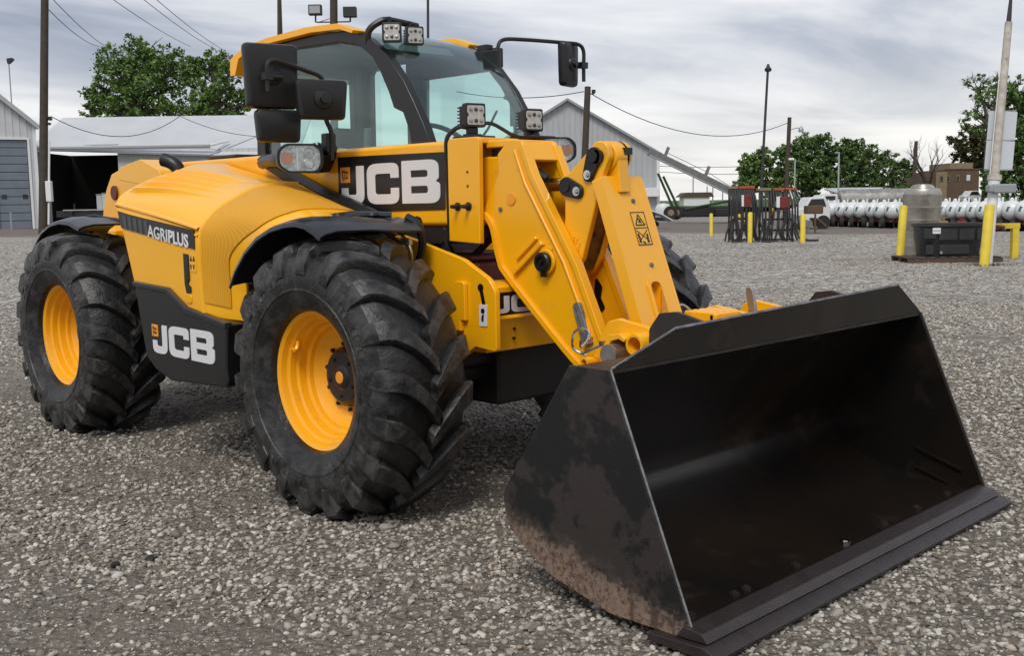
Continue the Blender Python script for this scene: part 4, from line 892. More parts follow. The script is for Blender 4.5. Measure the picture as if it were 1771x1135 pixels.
# grass field and verge beyond the yard
def leafy(name, c1, c2, c3=None, rough=.7):
    m = bpy.data.materials.new(name); m.use_nodes = True; t = m.node_tree; b = t.nodes['Principled BSDF']; MAT[name] = m
    g_ = N(t, 'ShaderNodeNewGeometry')
    c = ramp(t, g_.outputs['Random Per Island'], [(0, c1), (.6, c2), (1, c3 or c2)])
    t.links.new(c, b.inputs['Base Color']); b.inputs['Roughness'].default_value = rough; b.inputs['Specular IOR Level'].default_value = .25
    return m
leafy('leaves_green', (.05, .105, .021), (.108, .19, .042), (.19, .27, .082))
leafy('leaves_dark', (.04, .084, .022), (.084, .148, .038), (.15, .21, .066))
leafy('leaves_olive', (.035, .050, .016), (.075, .085, .030), (.12, .095, .04))
leafy('leaves_bud', (.07, .065, .04), (.11, .10, .06), (.10, .12, .05))
material('bark', (.045, .036, .028), .9, var=(8, (.08, .066, .052), .8), bump=(30, .5, .02))
material('grass', (.05, .105, .02), .9, var=(.6, (.08, .13, .035), .8), worldco=True, bump=(8, .6, .05))
def sheet(name, uvD, dz, mat, kind='structure'):
    P = []
    for u, D in uvD: p = gat(u, D); p.z += dz; P.append(p)
    return tag(obj(name, MB().add(P, [tuple(range(len(P)))]), mat), kind=kind)
sheet('grass_field', [(500, 118), (1000, 112), (1330, 112), (1500, 700), (200, 700)], .5, 'grass')
sheet('grass_verge', [(1590, 92), (1850, 86), (2000, 180), (1580, 200)], .45, 'grass')

# ================================================================== BACKGROUND THINGS
material('white_siding', (.52, .535, .55), .5, var=(1.5, (.44, .45, .465), .6))
material('grey_siding', (.40, .42, .435), .5, var=(.8, (.33, .345, .36), .6))
material('white_roof', (.50, .52, .54), .5, var=(.6, (.42, .44, .46), .7))
material('trim_white', (.66, .67, .68), .5)
material('trim_dark', (.12, .125, .13), .6)
material('door_blue', (.125, .155, .19), .5, var=(1.2, (.17, .20, .235), .7))
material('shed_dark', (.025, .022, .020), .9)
material('wood_pole', (.060, .045, .034), .9, var=(5, (.035, .028, .022), .8), bump=(24, .5, .01))
material('white_post', (.52, .49, .44), .75, var=(6, (.30, .26, .21), .8), dirt=(9, (.22, .18, .14), .56, .74))
material('cable_black', (.02, .02, .022), .6)
material('bollard_yellow', (.72, .55, .035), .5, var=(5, (.55, .42, .05), .7), dirt=(9, (.35, .28, .12), .62, .8))
material('tank_white', (.66, .68, .68), .35, var=(2, (.56, .58, .58), .6))
material('tank_mark', (.04, .13, .11), .5)
material('stainless', (.50, .48, .45), .32, metal=.75, var=(3, (.28, .26, .22), .9), bump=(5, .5, .03))
material('stock_black', (.020, .021, .023), .45, var=(4, (.032, .033, .036), .7))
material('pallet_wood', (.10, .065, .045), .9, var=(9, (.06, .04, .03), .8))
material('sign_back', (.55, .58, .62), .4)
material('galvanised', (.34, .35, .36), .45, metal=.5)
material('red_metal', (.16, .016, .014), .5, var=(6, (.10, .015, .012), .7))
material('orange_metal', (.42, .085, .02), .5, var=(6, (.22, .05, .02), .7))
material('brick_brown', (.115, .072, .045), .85, var=(3, (.085, .052, .034), .8))
material('brick_light', (.25, .18, .115), .85, var=(3, (.19, .135, .085), .8))
material('window_dark', (.02, .022, .025), .15)
material('auger_grey', (.17, .17, .17), .5, var=(3, (.10, .10, .10), .7))
material('implement_green', (.02, .045, .02), .5)
material('car_white', (.62, .62, .62), .25, coat=.5)
material('rubber_far', (.015, .015, .015), .8)
material('lamp_glow', (.8, .78, .7), .4)

def oriented(name, loc, rz=None):
    """an Empty at a thing's base; local +x to the viewer's right, +y away from the yard"""
    return empty(name, loc, None, (YAW - math.pi/2) if rz is None else rz)
def ribbed(x0, x1, z_of, pitch, dep, y, zb=0):
    """vertical ribbed siding as one corrugated sheet with thickness: z_of(x) gives the top edge"""
    mb = MB(); n = int((x1-x0)/pitch); xs = []
    for i in range(n):
        a = x0 + (x1-x0)*i/n; w = (x1-x0)/n; xs += [(a, 0), (a+w*.70, 0), (a+w*.76, -dep), (a+w*.94, -dep)]
    xs.append((x1, 0))
    lo = [Vector((x, y+d, zb)) for x, d in xs]; hi = [Vector((x, y+d, z_of(x))) for x, d in xs]
    mb.grid([lo, hi]); mb.grid([[Vector((x, y+.06, zb)) for x, d in xs], [Vector((x, y+.06, z_of(x))) for x, d in xs]]); return mb
def bar(mb, a, b, wy, wz):
    a, b = Vector(a), Vector(b); d = b-a; q = d.to_track_quat('X', 'Z').to_matrix(); return mb.box((a+b)/2, (d.length, wy, wz), q)

# --- shed with blue overhead door at the left edge
D = 60; e = oriented('shed', gat(68, D), YAW - math.pi/2 + R(27)); tag(e, 'pale metal shed with a blue overhead door at the left edge', 'shed')
s = D/FPX; zb = e.location.z
zt = lambda x: 5.75 + (-x)*.88 if x > -5.5 else 5.75 + 5.5*.88 - (-x-5.5)*.88
W0, W1 = -2.10, -.42; DT = vz(243, 30, D) - zb
obj('wall', ribbed(-11, W0-.05, zt, .30, .03, 0), 'white_siding', e)
obj('wall', ribbed(W1+.05, 0, zt, .30, .03, 0), 'white_siding', e)
obj('wall', ribbed(W0-.05, W1+.05, zt, .30, .03, .002, DT), 'white_siding', e)
obj('wall', MB().span((-.06, .07, 0), (0, 14, 5.7)), 'white_siding', e)
mb = MB(); bar(mb, (.25, -.12, 5.55), (-5.5, -.12, 5.75+4.85), .5, .22); obj('rake_trim', mb, 'grey_siding', e)
mb = MB(); bar(mb, (.2, 7, 5.62), (-5.5, 7, 5.75+4.9), 14, .08); obj('roof', mb, 'white_roof', e)
dr = obj('overhead_door', MB().span((W0, .10, 0), (W1, .16, DT)), 'trim_dark', e)
for k in range(11):
    z0 = DT*k/11; obj('door_panel', MB().span((W0+.03, .05, z0+.02), (W1-.03, .11, z0+DT/11-.02)), 'door_blue', dr, .015)
for x in (W0+.22, W1-.40): obj('door_window', MB().span((x, .03, DT*.34), (x+.26, .06, DT*.34+.24)), 'window_dark', dr)
obj('door_frame', MB().span((W1, -.06, 0), (W1+.12, .10, DT+.1)).span((W0-.12, -.06, 0), (W0, .10, DT+.1)).span((W0, -.06, DT), (W1, .10, DT+.12)), 'trim_white', e)
obj('corner_trim', MB().span((-.12, -.08, 0), (.05, -.035, 5.75)), 'trim_white', e)
o = oriented('flood_light', at(18, 148, 59.9)); tag(o, 'small flood light on a thin mast above the blue door shed', 'lamp')
obj('mast', MB().cyl((0, 0, -3.2), (0, 0, 1.25), .035, 8), 'galvanised', o); obj('lamp_head', MB().prism([(-.05, 1.2), (.05, 1.2), (.30, 1.42), (.22, 1.52), (-.08, 1.48)], 'y', -.12, .12), 'cable_black', o, .02)
o = oriented('pipe_post', gat(17, 57)); tag(o, 'short grey pipe post with a crossbar before the blue door', 'post')
obj('post', MB().cyl((0, 0, 0), (0, 0, .95), .05, 8), 'galvanised', o)
# --- long open-fronted shed
D = 67; e = oriented('open_shed', gat(88, D)); tag(e, 'long white roofed shed with a dark open bay behind the utility pole', 'shed')
zb = e.location.z; X = lambda u: (u-88)/PXM(D); Z = lambda v, u=88: vz(v, u, D) - zb
ev = Z(262); XW = X(208)
obj('wall', ribbed(XW, X(470), lambda x: ev, .32, .035, 0, -.5), 'white_siding', e)
obj('wall', MB().span((-1.2, 0, -.5), (X(88), .12, ev)), 'white_siding', e)
mb = MB(); rw = [[Vector((X(62), -.55, Z(258))), Vector((X(372), -.55, Z(272, 372)+.15))], [Vector((X(62), 5, Z(203)+.35)), Vector((X(520), 5, Z(203)+.30))]]
obj('roof', MB().shell(rw, .12), 'white_roof', e)
obj('roof', MB().shell([[Vector((X(372)+.02, -.45, Z(272, 372)+.1)), Vector((X(520), -.3, Z(272, 372)+.1))], [Vector((X(420), 5, Z(203)+.30)), Vector((X(520), 5, Z(203)+.28))]], .10), 'white_roof', e)
obj('fascia', MB().span((X(62), -.62, ev-.02), (X(372), -.50, ev+.28)), 'trim_white', e)
obj('gutter', MB().span((X(62), -.72, ev+.10), (X(372), -.625, ev+.22)), 'grey_siding', e)
obj('hip_edge', MB().tube([(X(372), -.6, ev+.15), (X(395), .6, Z(243, 395))], .07, 6).tube([(X(380), -.4, ev-.1), (X(395), .6, Z(243, 395))], .05, 6), 'trim_white', e)
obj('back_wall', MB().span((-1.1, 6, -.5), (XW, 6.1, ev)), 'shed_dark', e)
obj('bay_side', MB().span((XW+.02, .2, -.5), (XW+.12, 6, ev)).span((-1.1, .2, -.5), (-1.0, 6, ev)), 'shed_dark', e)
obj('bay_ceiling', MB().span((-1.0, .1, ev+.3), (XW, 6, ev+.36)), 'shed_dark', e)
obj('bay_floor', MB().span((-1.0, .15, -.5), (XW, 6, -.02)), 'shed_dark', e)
for u, v, w_, h_, m_ in ((172, 350, .5, .9, 'trim_white'), (160, 352, .35, .7, 'sign_back'), (178, 340, .15, .3, 'trim_white'), (190, 355, .4, .6, 'brick_light'), (135, 350, .3, .5, 'red_metal')):
    o = oriented('stored_box', Vector(e.location) + RH*X(u) + FH*1.3 + Vector((0, 0, -.02)))
    k = int(u)
    tag(o, {172: 'tall white box inside the dark open bay', 160: 'grey bin inside the dark open bay', 178: 'narrow white canister inside the dark open bay', 190: 'tan crate at the right of the dark bay', 135: 'red drum in the middle of the dark bay'}[k], 'box', 'goods stored in the open bay')
    hh = max(.5, Z(v-14) + .02) if k != 135 else .9
    obj('body', MB().span((-w_/2, -.2, 0), (w_/2, .2, hh)), m_, o, .03); obj('lid', MB().span((-w_/2-.02, -.22, hh+.002), (w_/2+.02, .22, hh+.06)), 'galvanised', o)
# --- flat trailer peeping over the rear fender
o = oriented('flat_trailer', gat(155, 45)); tag(o, 'dark flat trailer parked before the open bay behind the rear fender', 'trailer')
zt_ = vz(362, 155, 45) - o.location.z
obj('deck', MB().span((-1.05, -.9, zt_-.32), (1.0, .9, zt_-.06)), 'under_black', o, .02); obj('deck_edge', MB().span((-.75, -.95, zt_-.05), (1.05, .9, zt_)), 'galvanised', o)
obj('drawbar', MB().tube([(-.4, -.9, zt_-.1), (-.2, -1.5, zt_-.1)], .05, 6).tube([(-.30, -.9, zt_), (-.28, -.9, zt_+.25)], .03, 6), 'under_black', o)
for x in (-.5, .5): obj('wheel', MB().lathe([(-.1, .15), (-.1, .33), (.1, .33), (.1, .15)], (x, -.7, .33), 'y', 20), 'rubber_far', o)
# --- utility poles
def pole(name, label, u0, v0, u1, v1, D, r0, r1, mat='wood_pole', group=None, cat='pole'):
    """round pole from its foot (photo u0, v0) to its top; returned as an Empty with a part named post"""
    a = at(u0, v0, D); a.z = min(a.z, gz(a.x, a.y)) - .1; b = at(u1, v1, D)
    e = empty(name, a); tag(e, label, cat, group)
    d = b - a; obj('post', MB().tube([(0, 0, 0), tuple(d*.5), tuple(d)], [r0, (r0+r1)/2, r1], 14), mat, e); return e, d
e, d = pole('utility_pole', 'brown wooden utility pole in front of the sheds at left', 74, 405, 78.5, -160, 50, .20, .16)
k = lambda v: d*((405-v)/565)
obj('insulators', MB().lathe([(0, .03), (.02, .10), (.12, .10), (.14, .03)], tuple(k(206) + RH*.30), 'z', 10).lathe([(0, .03), (.02, .08), (.10, .08), (.12, .03)], tuple(k(214) + RH*.26), 'z', 10).tube([tuple(k(200)), tuple(k(200) + RH*.35)], .03, 6), 'cable_black', e)
obj('meter_box', MB().box(tuple(k(328) + RH*.30 - FH*.05), (.26, .26, .95), Matrix.Rotation(YAW, 3, 'Z')), 'trim_white', e, .03)
obj('conduit', MB().tube([tuple(k(240) + RH*.26), tuple(k(385) + RH*.26)], .05, 8), 'trim_white', e)
pole('utility_pole', 'thin dark pole rising behind the cab roof rear', 482, 345, 482.5, -30, 72, .15, .12)
pole('brace_pole', 'slanted dark brace beside the thin pole behind the cab', 497, 345, 485, -8, 72, .07, .06)
e, d = pole('flood_light_pole', 'wooden pole carrying two flood lights behind the cab roof', 577, 345, 577, -40, 62, .24, .22)
arm_z = d*((345-28)/385)
obj('cross_arm', MB().tube([tuple(arm_z - RH*1.0), tuple(arm_z + RH*.95)], .04, 6).tube([tuple(arm_z - RH*.9), tuple(arm_z - Vector((0, 0, .0)) + Vector((0, 0, .25)))], .02, 6), 'cable_black', e)
for sx, vv in ((-1.05, 10), (.95, 14)):
    h = obj('flood_head', MB().box(tuple(d*((345-vv)/385) + RH*sx - FH*.1), (.42, .76, .58), Matrix.Rotation(YAW, 3, 'Z')), 'cable_black', e, .04)
    if sx < 0: obj('flood_glass', MB().box(tuple(d*((345-vv)/385) + RH*sx - FH*.33), (.02, .62, .42), Matrix.Rotation(YAW, 3, 'Z')), 'galvanised', e)
    obj('bracket', MB().tube([tuple(arm_z + RH*sx), tuple(d*((345-vv-6)/385) + RH*sx)], .05, 6), 'cable_black', e)
pole('mast', 'thin black mast standing up behind the windscreen', 740, 345, 740, -40, 82, .10, .10, 'cable_black', None, 'mast')
e, d = pole('utility_pole', 'dark utility pole in front of the grey gabled building', 1006, 372, 1016.5, 150, 58, .20, .165)
obj('insulator', MB().lathe([(0, .05), (.05, .11), (.2, .11), (.22, .04)], tuple(d*.985 + RH*.32 - Vector((0, 0, .25))), 'z', 10).tube([tuple(d*.95), tuple(d*.95 + RH*.35)], .03, 6), 'cable_black', e)
# --- grey gabled metal building
D = 90; e = oriented('metal_building', gat(983, D)); tag(e, 'large pale grey gabled metal building behind the boom', 'building')
zb = e.location.z; HWD = 157/PXM(D); EV = vz(267, 1140, D) - zb; RG = vz(175, 983, D) - zb
obj('gable_wall', ribbed(-HWD, HWD, lambda x: RG - (RG-EV)*abs(x)/HWD, .46, .05, 0), 'grey_siding', e)
obj('side_wall', MB().span((HWD-.08, .1, 0), (HWD, 20, EV)), 'grey_siding', e)
for s in (-1, 1):
    mb = MB(); bar(mb, (0, 10, RG+.12), (s*(HWD+.25), 10, EV-.05), 20.6, .10); obj('roof', mb, 'white_roof', e)
    mb = MB(); bar(mb, (0, -.38, RG+.05), (s*(HWD+.25), -.38, EV-.06), .10, .18); obj('rake_trim', mb, 'galvanised', e)
obj('corner_trim', MB().span((HWD-.22, -.12, 0), (HWD+.04, -.055, EV)), 'trim_white', e)
z0 = vz(333, 1125, D) - zb; obj('vent_hood', MB().span((5.7, -.75, z0-.35), (HWD-.1, -.08, z0+.4)), 'trim_white', e, .03)
# --- low white tarp corner next to the building
o = oriented('tarp_cover', gat(1140, 55)); tag(o, 'pale tarp draped to a point beside the tall link arm', 'tarp')
z0 = vz(366, 1135, 55) - o.location.z; z1 = vz(380, 1160, 55) - o.location.z
obj('sheet', MB().shell([[Vector((-1.6, -.6, z0+.25)), Vector((-.5, -.6, z0+.1)), Vector((.1, -.6, z0-.12)), Vector((.62, -.6, z1))], [Vector((-1.6, .7, z0)), Vector((-.5, .7, z0-.05)), Vector((.1, .5, z0-.2)), Vector((.55, .3, z1-.08))]], .05), 'sign_back', o)
obj('support', MB().span((-1.3, -.4, 0), (-1.1, .5, z0-.05)).span((-.45, -.4, 0), (-.25, .4, z0-.12)), 'under_black', o)
# --- grain auger
D = 78; e = oriented('grain_auger', gat(1165, D)); tag(e, 'long grey grain auger sloping down from the grey building', 'auger')
zb = e.location.z; loc = lambda u, v, dy=0: Vector(((u-1165)/PXM(D), dy, vz(v, u, D) - zb))
mb = MB(); bar(mb, loc(1122, 262), loc(1292, 345), .5, .52); obj('tube', mb, 'auger_grey', e, .05)
mb = MB(); bar(mb, loc(1122, 268, -.3), loc(1292, 351, -.3), .04, .10); obj('flange', mb, 'galvanised', e)
for u, v in ((1152, 272), (1222, 305)): obj('stay_post', MB().box(loc(u, v-6), (.22, .12, 1.0), Matrix.Rotation(R(22), 3, 'Y')), 'auger_grey', e)
obj('stay_cable', MB().tube([loc(1155, 265), loc(1224, 298)], .02, 5).tube([loc(1224, 298), loc(1290, 340)], .02, 5), 'cable_black', e)
for du in (0, 9):
    obj('strut', MB().tube([loc(1138+du, 300 if not du else 305), loc(1165+du, 362)], .09, 6), 'implement_green', e)
obj('strut', MB().tube([loc(1185, 362), loc(1275, 345)], .09, 6), 'implement_green', e)
for u in (1158, 1169):
    w_ = obj('wheel', MB().lathe([(-.14, .2), (-.14, .46), (-.1, .5), (.1, .5), (.14, .46), (.14, .2)], tuple(loc(u, 368, -.5 + (u-1158)*.03)), 'y', 24), 'rubber_far', e)
    obj('rim', MB().lathe([(-.16, .06), (-.15, .22), (-.13, .24)], tuple(loc(u, 368, -.5 + (u-1158)*.03)), 'y', 18), 'brick_light', w_)
obj('under_frame', MB().span(loc(1172, 376), loc(1262, 356) + Vector((0, .5, 0))), 'under_black', e, .1)
obj('under_frame', MB().span(loc(1235, 374, -.8), loc(1280, 360) + Vector((0, .2, 0))), 'rubber_far', e, .1)
o = oriented('poly_tank', gat(1147, 84)); tag(o, 'small white poly tank beside the wheels of the auger', 'tank')
obj('body', MB().lathe([(.25, .05), (.3, .5), (.5, .62), (1.0, .64), (1.3, .5), (1.4, .1)], (0, 0, 0), 'z', 20), 'tank_white', o); obj('cradle', MB().span((-.6, -.4, 0), (.6, .4, .28)), 'under_black', o)
o = oriented('farm_house', gat(1210, 150)); tag(o, 'tiny far house with a brown roof past the auger', 'house')
o.location.z = vz(352, 1210, 150); obj('wall', MB().span((-2.2, 0, -.8), (1.4, 4, 1.0)), 'trim_white', o); obj('roof', MB().prism([(-2.8, .9), (-2.0, 1.55), (1.6, 1.55), (2.0, .9)], 'y', -.2, 4.2), 'pallet_wood', o)
# --- hose loading risers
def riser(label, u0, u1, v0, v1, D, seed):
    e = oriented('loading_riser', gat((u0+u1)/2, D)); tag(e, label, 'riser', 'hose loading risers between the yellow bollards')
    rnd = random.Random(seed); Wd = (u1-u0)/PXM(D); H = vz(v0, (u0+u1)/2, D) - e.location.z; h = Wd/2
    for x in (-h*.72, h*.72): obj('leg', MB().span((x-.025, -.35, 0), (x+.025, -.30, H*.42)).span((x-.025, .30, 0), (x+.025, .35, H*.95)), 'under_black', e)
    obj('frame', MB().span((-h*.72, -.35, H*.20), (h*.72, -.31, H*.24)).span((-h*.72, -.35, H*.40), (h*.72, -.31, H*.44)).span((-h*.72, -.32, .06), (h*.72, -.28, .11)).span((-h*.1, .28, 0), (-h*.04, .34, H*.95)), 'under_black', e)
    for k, x in enumerate((-h*.30, h*.12, h*.42)): obj('pipe', MB().tube([(x, .05, H*.12), (x, .05, H*.93)], .032, 8), 'orange_metal' if k != 1 else 'galvanised', e)
    for x0, x1 in ((-h*.98, -h*.3), (-h*.1, h*.45), (h*.35, h*.99)):
        obj('hanger_arm', MB().span((x0, -.15, H*.955), (x1, .15, H*.999)), 'orange_metal' if x0 > -h*.5 else 'brick_light', e, .01)
    obj('control_box', MB().span((h*.05, -.42, H*.62), (h*.55, -.25, H*.84)), 'red_metal', e, .02); obj('control_label', MB().span((-h*.12, -.40, H*.64), (h*.04, -.30, H*.84)), 'trim_white', e)
    for k in range(3): obj('valve', MB().lathe([(-.05, .02), (-.04, .08), (.04, .08), (.05, .02)], (rnd.uniform(-h*.5, h*.6), -.3, H*rnd.uniform(.3, .6)), 'x', 10), 'red_metal' if k else 'bollard_yellow', e)
    for k in range(14):
        x = h*(-.95 + 1.9*k/13); xe = x + rnd.uniform(-.12, .12)
        obj('hose', MB().tube(cr([(x*.9, -.1, H*.95), (x, -.34, H*.75), (x + rnd.uniform(-.06, .06), -.38, H*.45), (xe, -.40, H*.18), (xe + (.1 if x > 0 else -.05), -.38, .05)], 14), .030, 7), 'cable_black', e)
    obj('hose', MB().tube(cr([(-h*.9, -.45, .4), (-h*.9, -.5, .06), (-h*.3, -.55, .04), (h*.1, -.5, .12)], 12), .03, 7), 'cable_black', e)
    return e
riser('leftmost loading riser hung with black hoses and orange pipes', 1258, 1304, 322, 418, 34.5, 3)
e2 = riser('right hand loading riser with a red box and black hoses', 1308, 1376, 325, 419, 34.2, 8)
obj('hose', MB().tube(cr([(.55, -.4, .5), (.62, -.45, .15), (.85, -.5, .05), (1.25, -.4, .04)], 12), .035, 7), 'cable_black', e2)
# --- yellow bollards
def bollard(label, u0, v0, u1, v1, r):
    D = 1859*1.383/(v0 - (343.75 - (u0-1300)*.017)); a = at(u0, v0, D); a.z = gz(a.x, a.y) - .02; b = at(u1, v1, D); e = empty('bollard', a); tag(e, label, 'bollard', 'yellow bollards around the yard')
    d = b-a; o = obj('pipe', MB().tube([(0, 0, 0), tuple(d*.97), tuple(d*.99), tuple(d)], [r, r, r*.9, r*.3], 16), 'bollard_yellow', e); return D
bollard('yellow bollard on its own left of the hose risers', 1230, 408, 1230, 369, .065)
bollard('yellow bollard standing in front of the leftmost hose riser', 1297, 420, 1297.5, 367, .075)
bollard('yellow bollard at the right end of the hose risers', 1388, 420, 1389, 370, .08)
bollard('tall yellow bollard leaning beside the stainless tank', 1556, 448, 1563, 355, .085)
bollard('leaning yellow bollard at the foot of the sign pole', 1702, 459, 1712, 353, .095)
# --- stainless tank, stock tank, pallet
D = 24.5; p = gat(1595, D); o = empty('stainless_tank', p); tag(o, 'upright dented stainless steel tank behind the black trough', 'tank')
H = vz(321, 1598, D) - p.z; r = .415
pr = [(0, r*.97)]
for k in range(5):
    z0 = H*.88*k/5; z1 = H*.88*(k+1)/5; pr += [(z0+.02, r*.985), (z0+.05, r), (z1-.06, r*1.005), (z1-.025, r*1.03), (z1-.005, r*1.03), (z1, r*.985)]
pr += [(H*.90, r*.985), (H*.955, r*.90), (H*.965, r*.62), (H*.985, r*.60), (H, r*.55)]
obj('shell', MB().lathe(pr, (0, 0, 0), 'z', 40), 'stainless', o); obj('lid', MB().lathe([(H+.001, r*.5), (H+.02, r*.48), (H+.035, r*.2)], (0, 0, 0), 'z', 24), 'stainless', o)
D = 22.6; p = gat(1641, D); p.z += .12; o = empty('stock_tank', p, None, YAW - math.pi/2); tag(o, 'black plastic stock trough with a white label on a pallet', 'trough')
Wt = 118/PXM(D)/2; Ht = vz(386, 1638, D) - p.z
def oval(a, b, z, n=36): return [Vector((a*math.copysign(abs(math.cos(2*math.pi*k/n))**.62, math.cos(2*math.pi*k/n)), b*math.copysign(abs(math.sin(2*math.pi*k/n))**.62, math.sin(2*math.pi*k/n)), z)) for k in range(n+1)]
rows = [oval(Wt*.86, .36, 0), oval(Wt*.90, .40, Ht*.42), oval(Wt*.915, .42, Ht*.46), oval(Wt*.955, .45, Ht*.9), oval(Wt, .50, Ht*.92), oval(Wt, .50, Ht), oval(Wt*.93, .44, Ht*.99), oval(Wt*.82, .34, .05)]
mb = MB().grid(rows); mb.f.append(tuple(range(7*37, 7*37+36))); mb.f.append(tuple(range(36))[::-1]); obj('tub', mb, 'stock_black', o)
for x0, x1, z0, z1, yy in ((-.92, -.58, .55, .86, -.435), (-.50, .02, .50, .86, -.45), (.08, .50, .50, .86, -.45), (-.84, -.62, .06, .36, -.395), (-.46, .40, .06, .36, -.40), (.60, .88, .5, .86, -.42)):
    obj('panel', MB().span((x0*Wt, yy-.008, z0*Ht), (x1*Wt, yy+.03, z1*Ht)), 'stock_black', o, .012)
obj('label', MB().span((-.70*Wt, -.462, .70*Ht), (-.47*Wt, -.455, .88*Ht)), 'trim_white', o)
me = text_mesh('Rubbermaid', .035, .001)
for v in me.vertices: x, y, z = v.co; v.co = (-.69*Wt + x*.82, -.4635 - z, .775*Ht + y)
obj('lettering', me, 'cable_black', o)
obj('drain_plug', MB().lathe([(0, .03), (-.03, .028)], (-.42*Wt, -.41, .12*Ht), 'y', 12), 'galvanised', o)
p = gat(1640, D); o = empty('pallet', p, None, YAW - math.pi/2); tag(o, 'weathered wooden pallet under the black trough', 'pallet')
for y in (-.5, 0, .45): obj('runner', MB().span((-1.0, y-.04, .0), (.95, y+.04, .09)), 'pallet_wood', o)
for k in range(9): obj('plank', MB().span((-1.0 + k*.22, -.55, .092), (-1.0 + k*.22+.14, .5, .117)), 'pallet_wood', o)
# --- sign pole with mailbox-like meter box
D = 21.6; a = at(1706, 456, D); a.z = gz(a.x, a.y) - .1; b = at(1744.5, 38, D); o = empty('sign_pole', a); d = b-a
tag(o, 'weathered white pole carrying the backs of two sign boards and an antenna', 'pole')
k = lambda v: d*((456-v)/418)
obj('post', MB().tube([tuple(k(320)), tuple(k(150)), tuple(d)], [.085, .078, .07], 14), 'white_post', o); obj('sleeve', MB().tube([(0, 0, 0), tuple(k(330)), tuple(k(305))], [.105, .10, .115], 14), 'tank_white', o)
obj('sleeve_collar', MB().tube([tuple(k(306)), tuple(k(297)), tuple(k(296))], [.135, .135, .11], 16), 'white_post', o)
obj('antenna', MB().tube([tuple(d), tuple(d*1.03), tuple(d*1.10), tuple(d*1.22)], [.05, .045, .03, .022], 10), 'cable_black', o)
for v0, v1, u in ((192, 243, 1729), (243, 294, 1727)):
    c = at(u + (4 if v0 < 200 else 1.5), (v0+v1)/2, D+.13) - a; obj('sign_board', MB().box(tuple(c), (.012, .57, (v1-v0-1.5)/PXM(D)), Matrix.Rotation(YAW, 3, 'Z') @ Matrix.Rotation(R(3.2), 3, 'X')), 'sign_back', o)
for v in (192, 243, 294):
    c = at(1730 + (243-v)*.05, v, D+.11) - a; obj('brace', MB().box(tuple(c), (.02, .59, .022), Matrix.Rotation(YAW, 3, 'Z')), 'galvanised', o)
obj('side_conduit', MB().tube([tuple(k(400) - RH*.105), tuple(k(150) - RH*.09), tuple(k(110) - RH*.08)], .011, 8), 'tank_white', o)
c = at(1735, 326, D-.1) - a; obj('meter_box', MB().box(tuple(c), (.22, .46, .185), Matrix.Rotation(YAW, 3, 'Z')), 'galvanised', o, .03)
c = at(1712, 326, D-.1) - a; obj('box_end', MB().box(tuple(c), (.2, .10, .14), Matrix.Rotation(YAW, 3, 'Z')), 'galvanised', o, .02)
# --- yellow pipe rack with valves
D = 23.2; o = oriented('pipe_rack', gat(1757, D)); tag(o, 'yellow square pipe rack with red valves behind the trough', 'pipe rack')
H = vz(386, 1757, D) - o.location.z; X = lambda u: (u-1757)/PXM(D)
obj('post', MB().span((-.07, -.07, 0), (.07, .07, H-.12)), 'bollard_yellow', o, .01); obj('rail', MB().span((X(1688), -.06, H-.118), (.09, .06, H)), 'bollard_yellow', o, .01)
obj('pipe', MB().tube([(X(1632), .25, H-.02), (X(1700), .25, H-.02)], .03, 10), 'brick_light', o)
for u in (1672, 1640): 
    obj('valve', MB().lathe([(-.10, .05), (-.09, .07), (.09, .07), (.10, .05)], (X(u), .25, H), 'x', 12).span((X(u)-.03, .22, H), (X(u)+.03, .28, H+.13)).span((X(u)-.11, .24, H+.13), (X(u)+.11, .26, H+.155)), 'red_metal' if u == 1672 else 'brick_light', o)
obj('red_handle', MB().tube([(X(1716), -.08, H-.05), (X(1735), -.1, H-.09)], .04, 8), 'red_metal', o)
# --- rows of white ammonia nurse tanks
material('gear_dark', (.05, .018, .015), .7)
def nurse_tank():
    e = empty('nurse_tank'); r = .47
    pr = [(-1.45, .02), (-1.43, .16), (-1.36, .30), (-1.25, .40), (-1.10, .455), (-.95, r), (.95, r), (1.10, .455), (1.25, .40), (1.36, .30), (1.43, .16), (1.45, .02)]
    obj('vessel', MB().lathe(pr, (0, 0, 1.02), 'y', 24), 'tank_white', e)
    obj('mark', MB().box((-.20, -1.39, 1.10), (.14, .05, .22), Matrix.Rotation(R(20), 3, 'Y')), 'tank_mark', e)
    obj('mark', MB().box((.24, -1.37, 1.04), (.12, .05, .2), Matrix.Rotation(R(-20), 3, 'Y')), 'tank_mark', e)
    obj('fittings', MB().lathe([(1.46, .10), (1.56, .10), (1.62, .03)], (0, -.1, 0), 'z', 10).lathe([(1.46, .05), (1.66, .04)], (.18, .2, 0), 'z', 8), 'tank_white', e)
    obj('running_gear', MB().span((-.42, -.95, .40), (.42, -.85, .62)).span((-.42, .85, .40), (.42, .95, .62)).span((-.08, -1.7, .40), (.08, 1.2, .50)).span((-.55, -.84, .36), (.55, -.72, .44)), 'gear_dark', e)
    for x in (-.52, .52):
        for y in (-.78, .85): obj('wheel', MB().lathe([(-.11, .12), (-.11, .34), (.11, .34), (.11, .12)], (x, y, .34), 'x', 18), 'rubber_far', e)
    obj('slow_sign', MB().prism([(-.12, .40), (.12, .40), (0, .60)], 'y', -1.03, -1.01), 'orange_metal', e)
    return e
nt0 = nurse_tank(); first = True
us = [(1427, 66), (1444, 65), (1460, 64), (1476.5, 63), (1493.5, 62), (1511.5, 61), (1530, 60), (1549, 59), (1636, 56), (1652, 55), (1669, 54.2), (1687, 53.4), (1706, 52.6), (1727, 51.6), (1750, 50.4), (1775, 49)]
words = ['first', 'second', 'third', 'fourth', 'fifth', 'sixth', 'seventh', 'eighth']
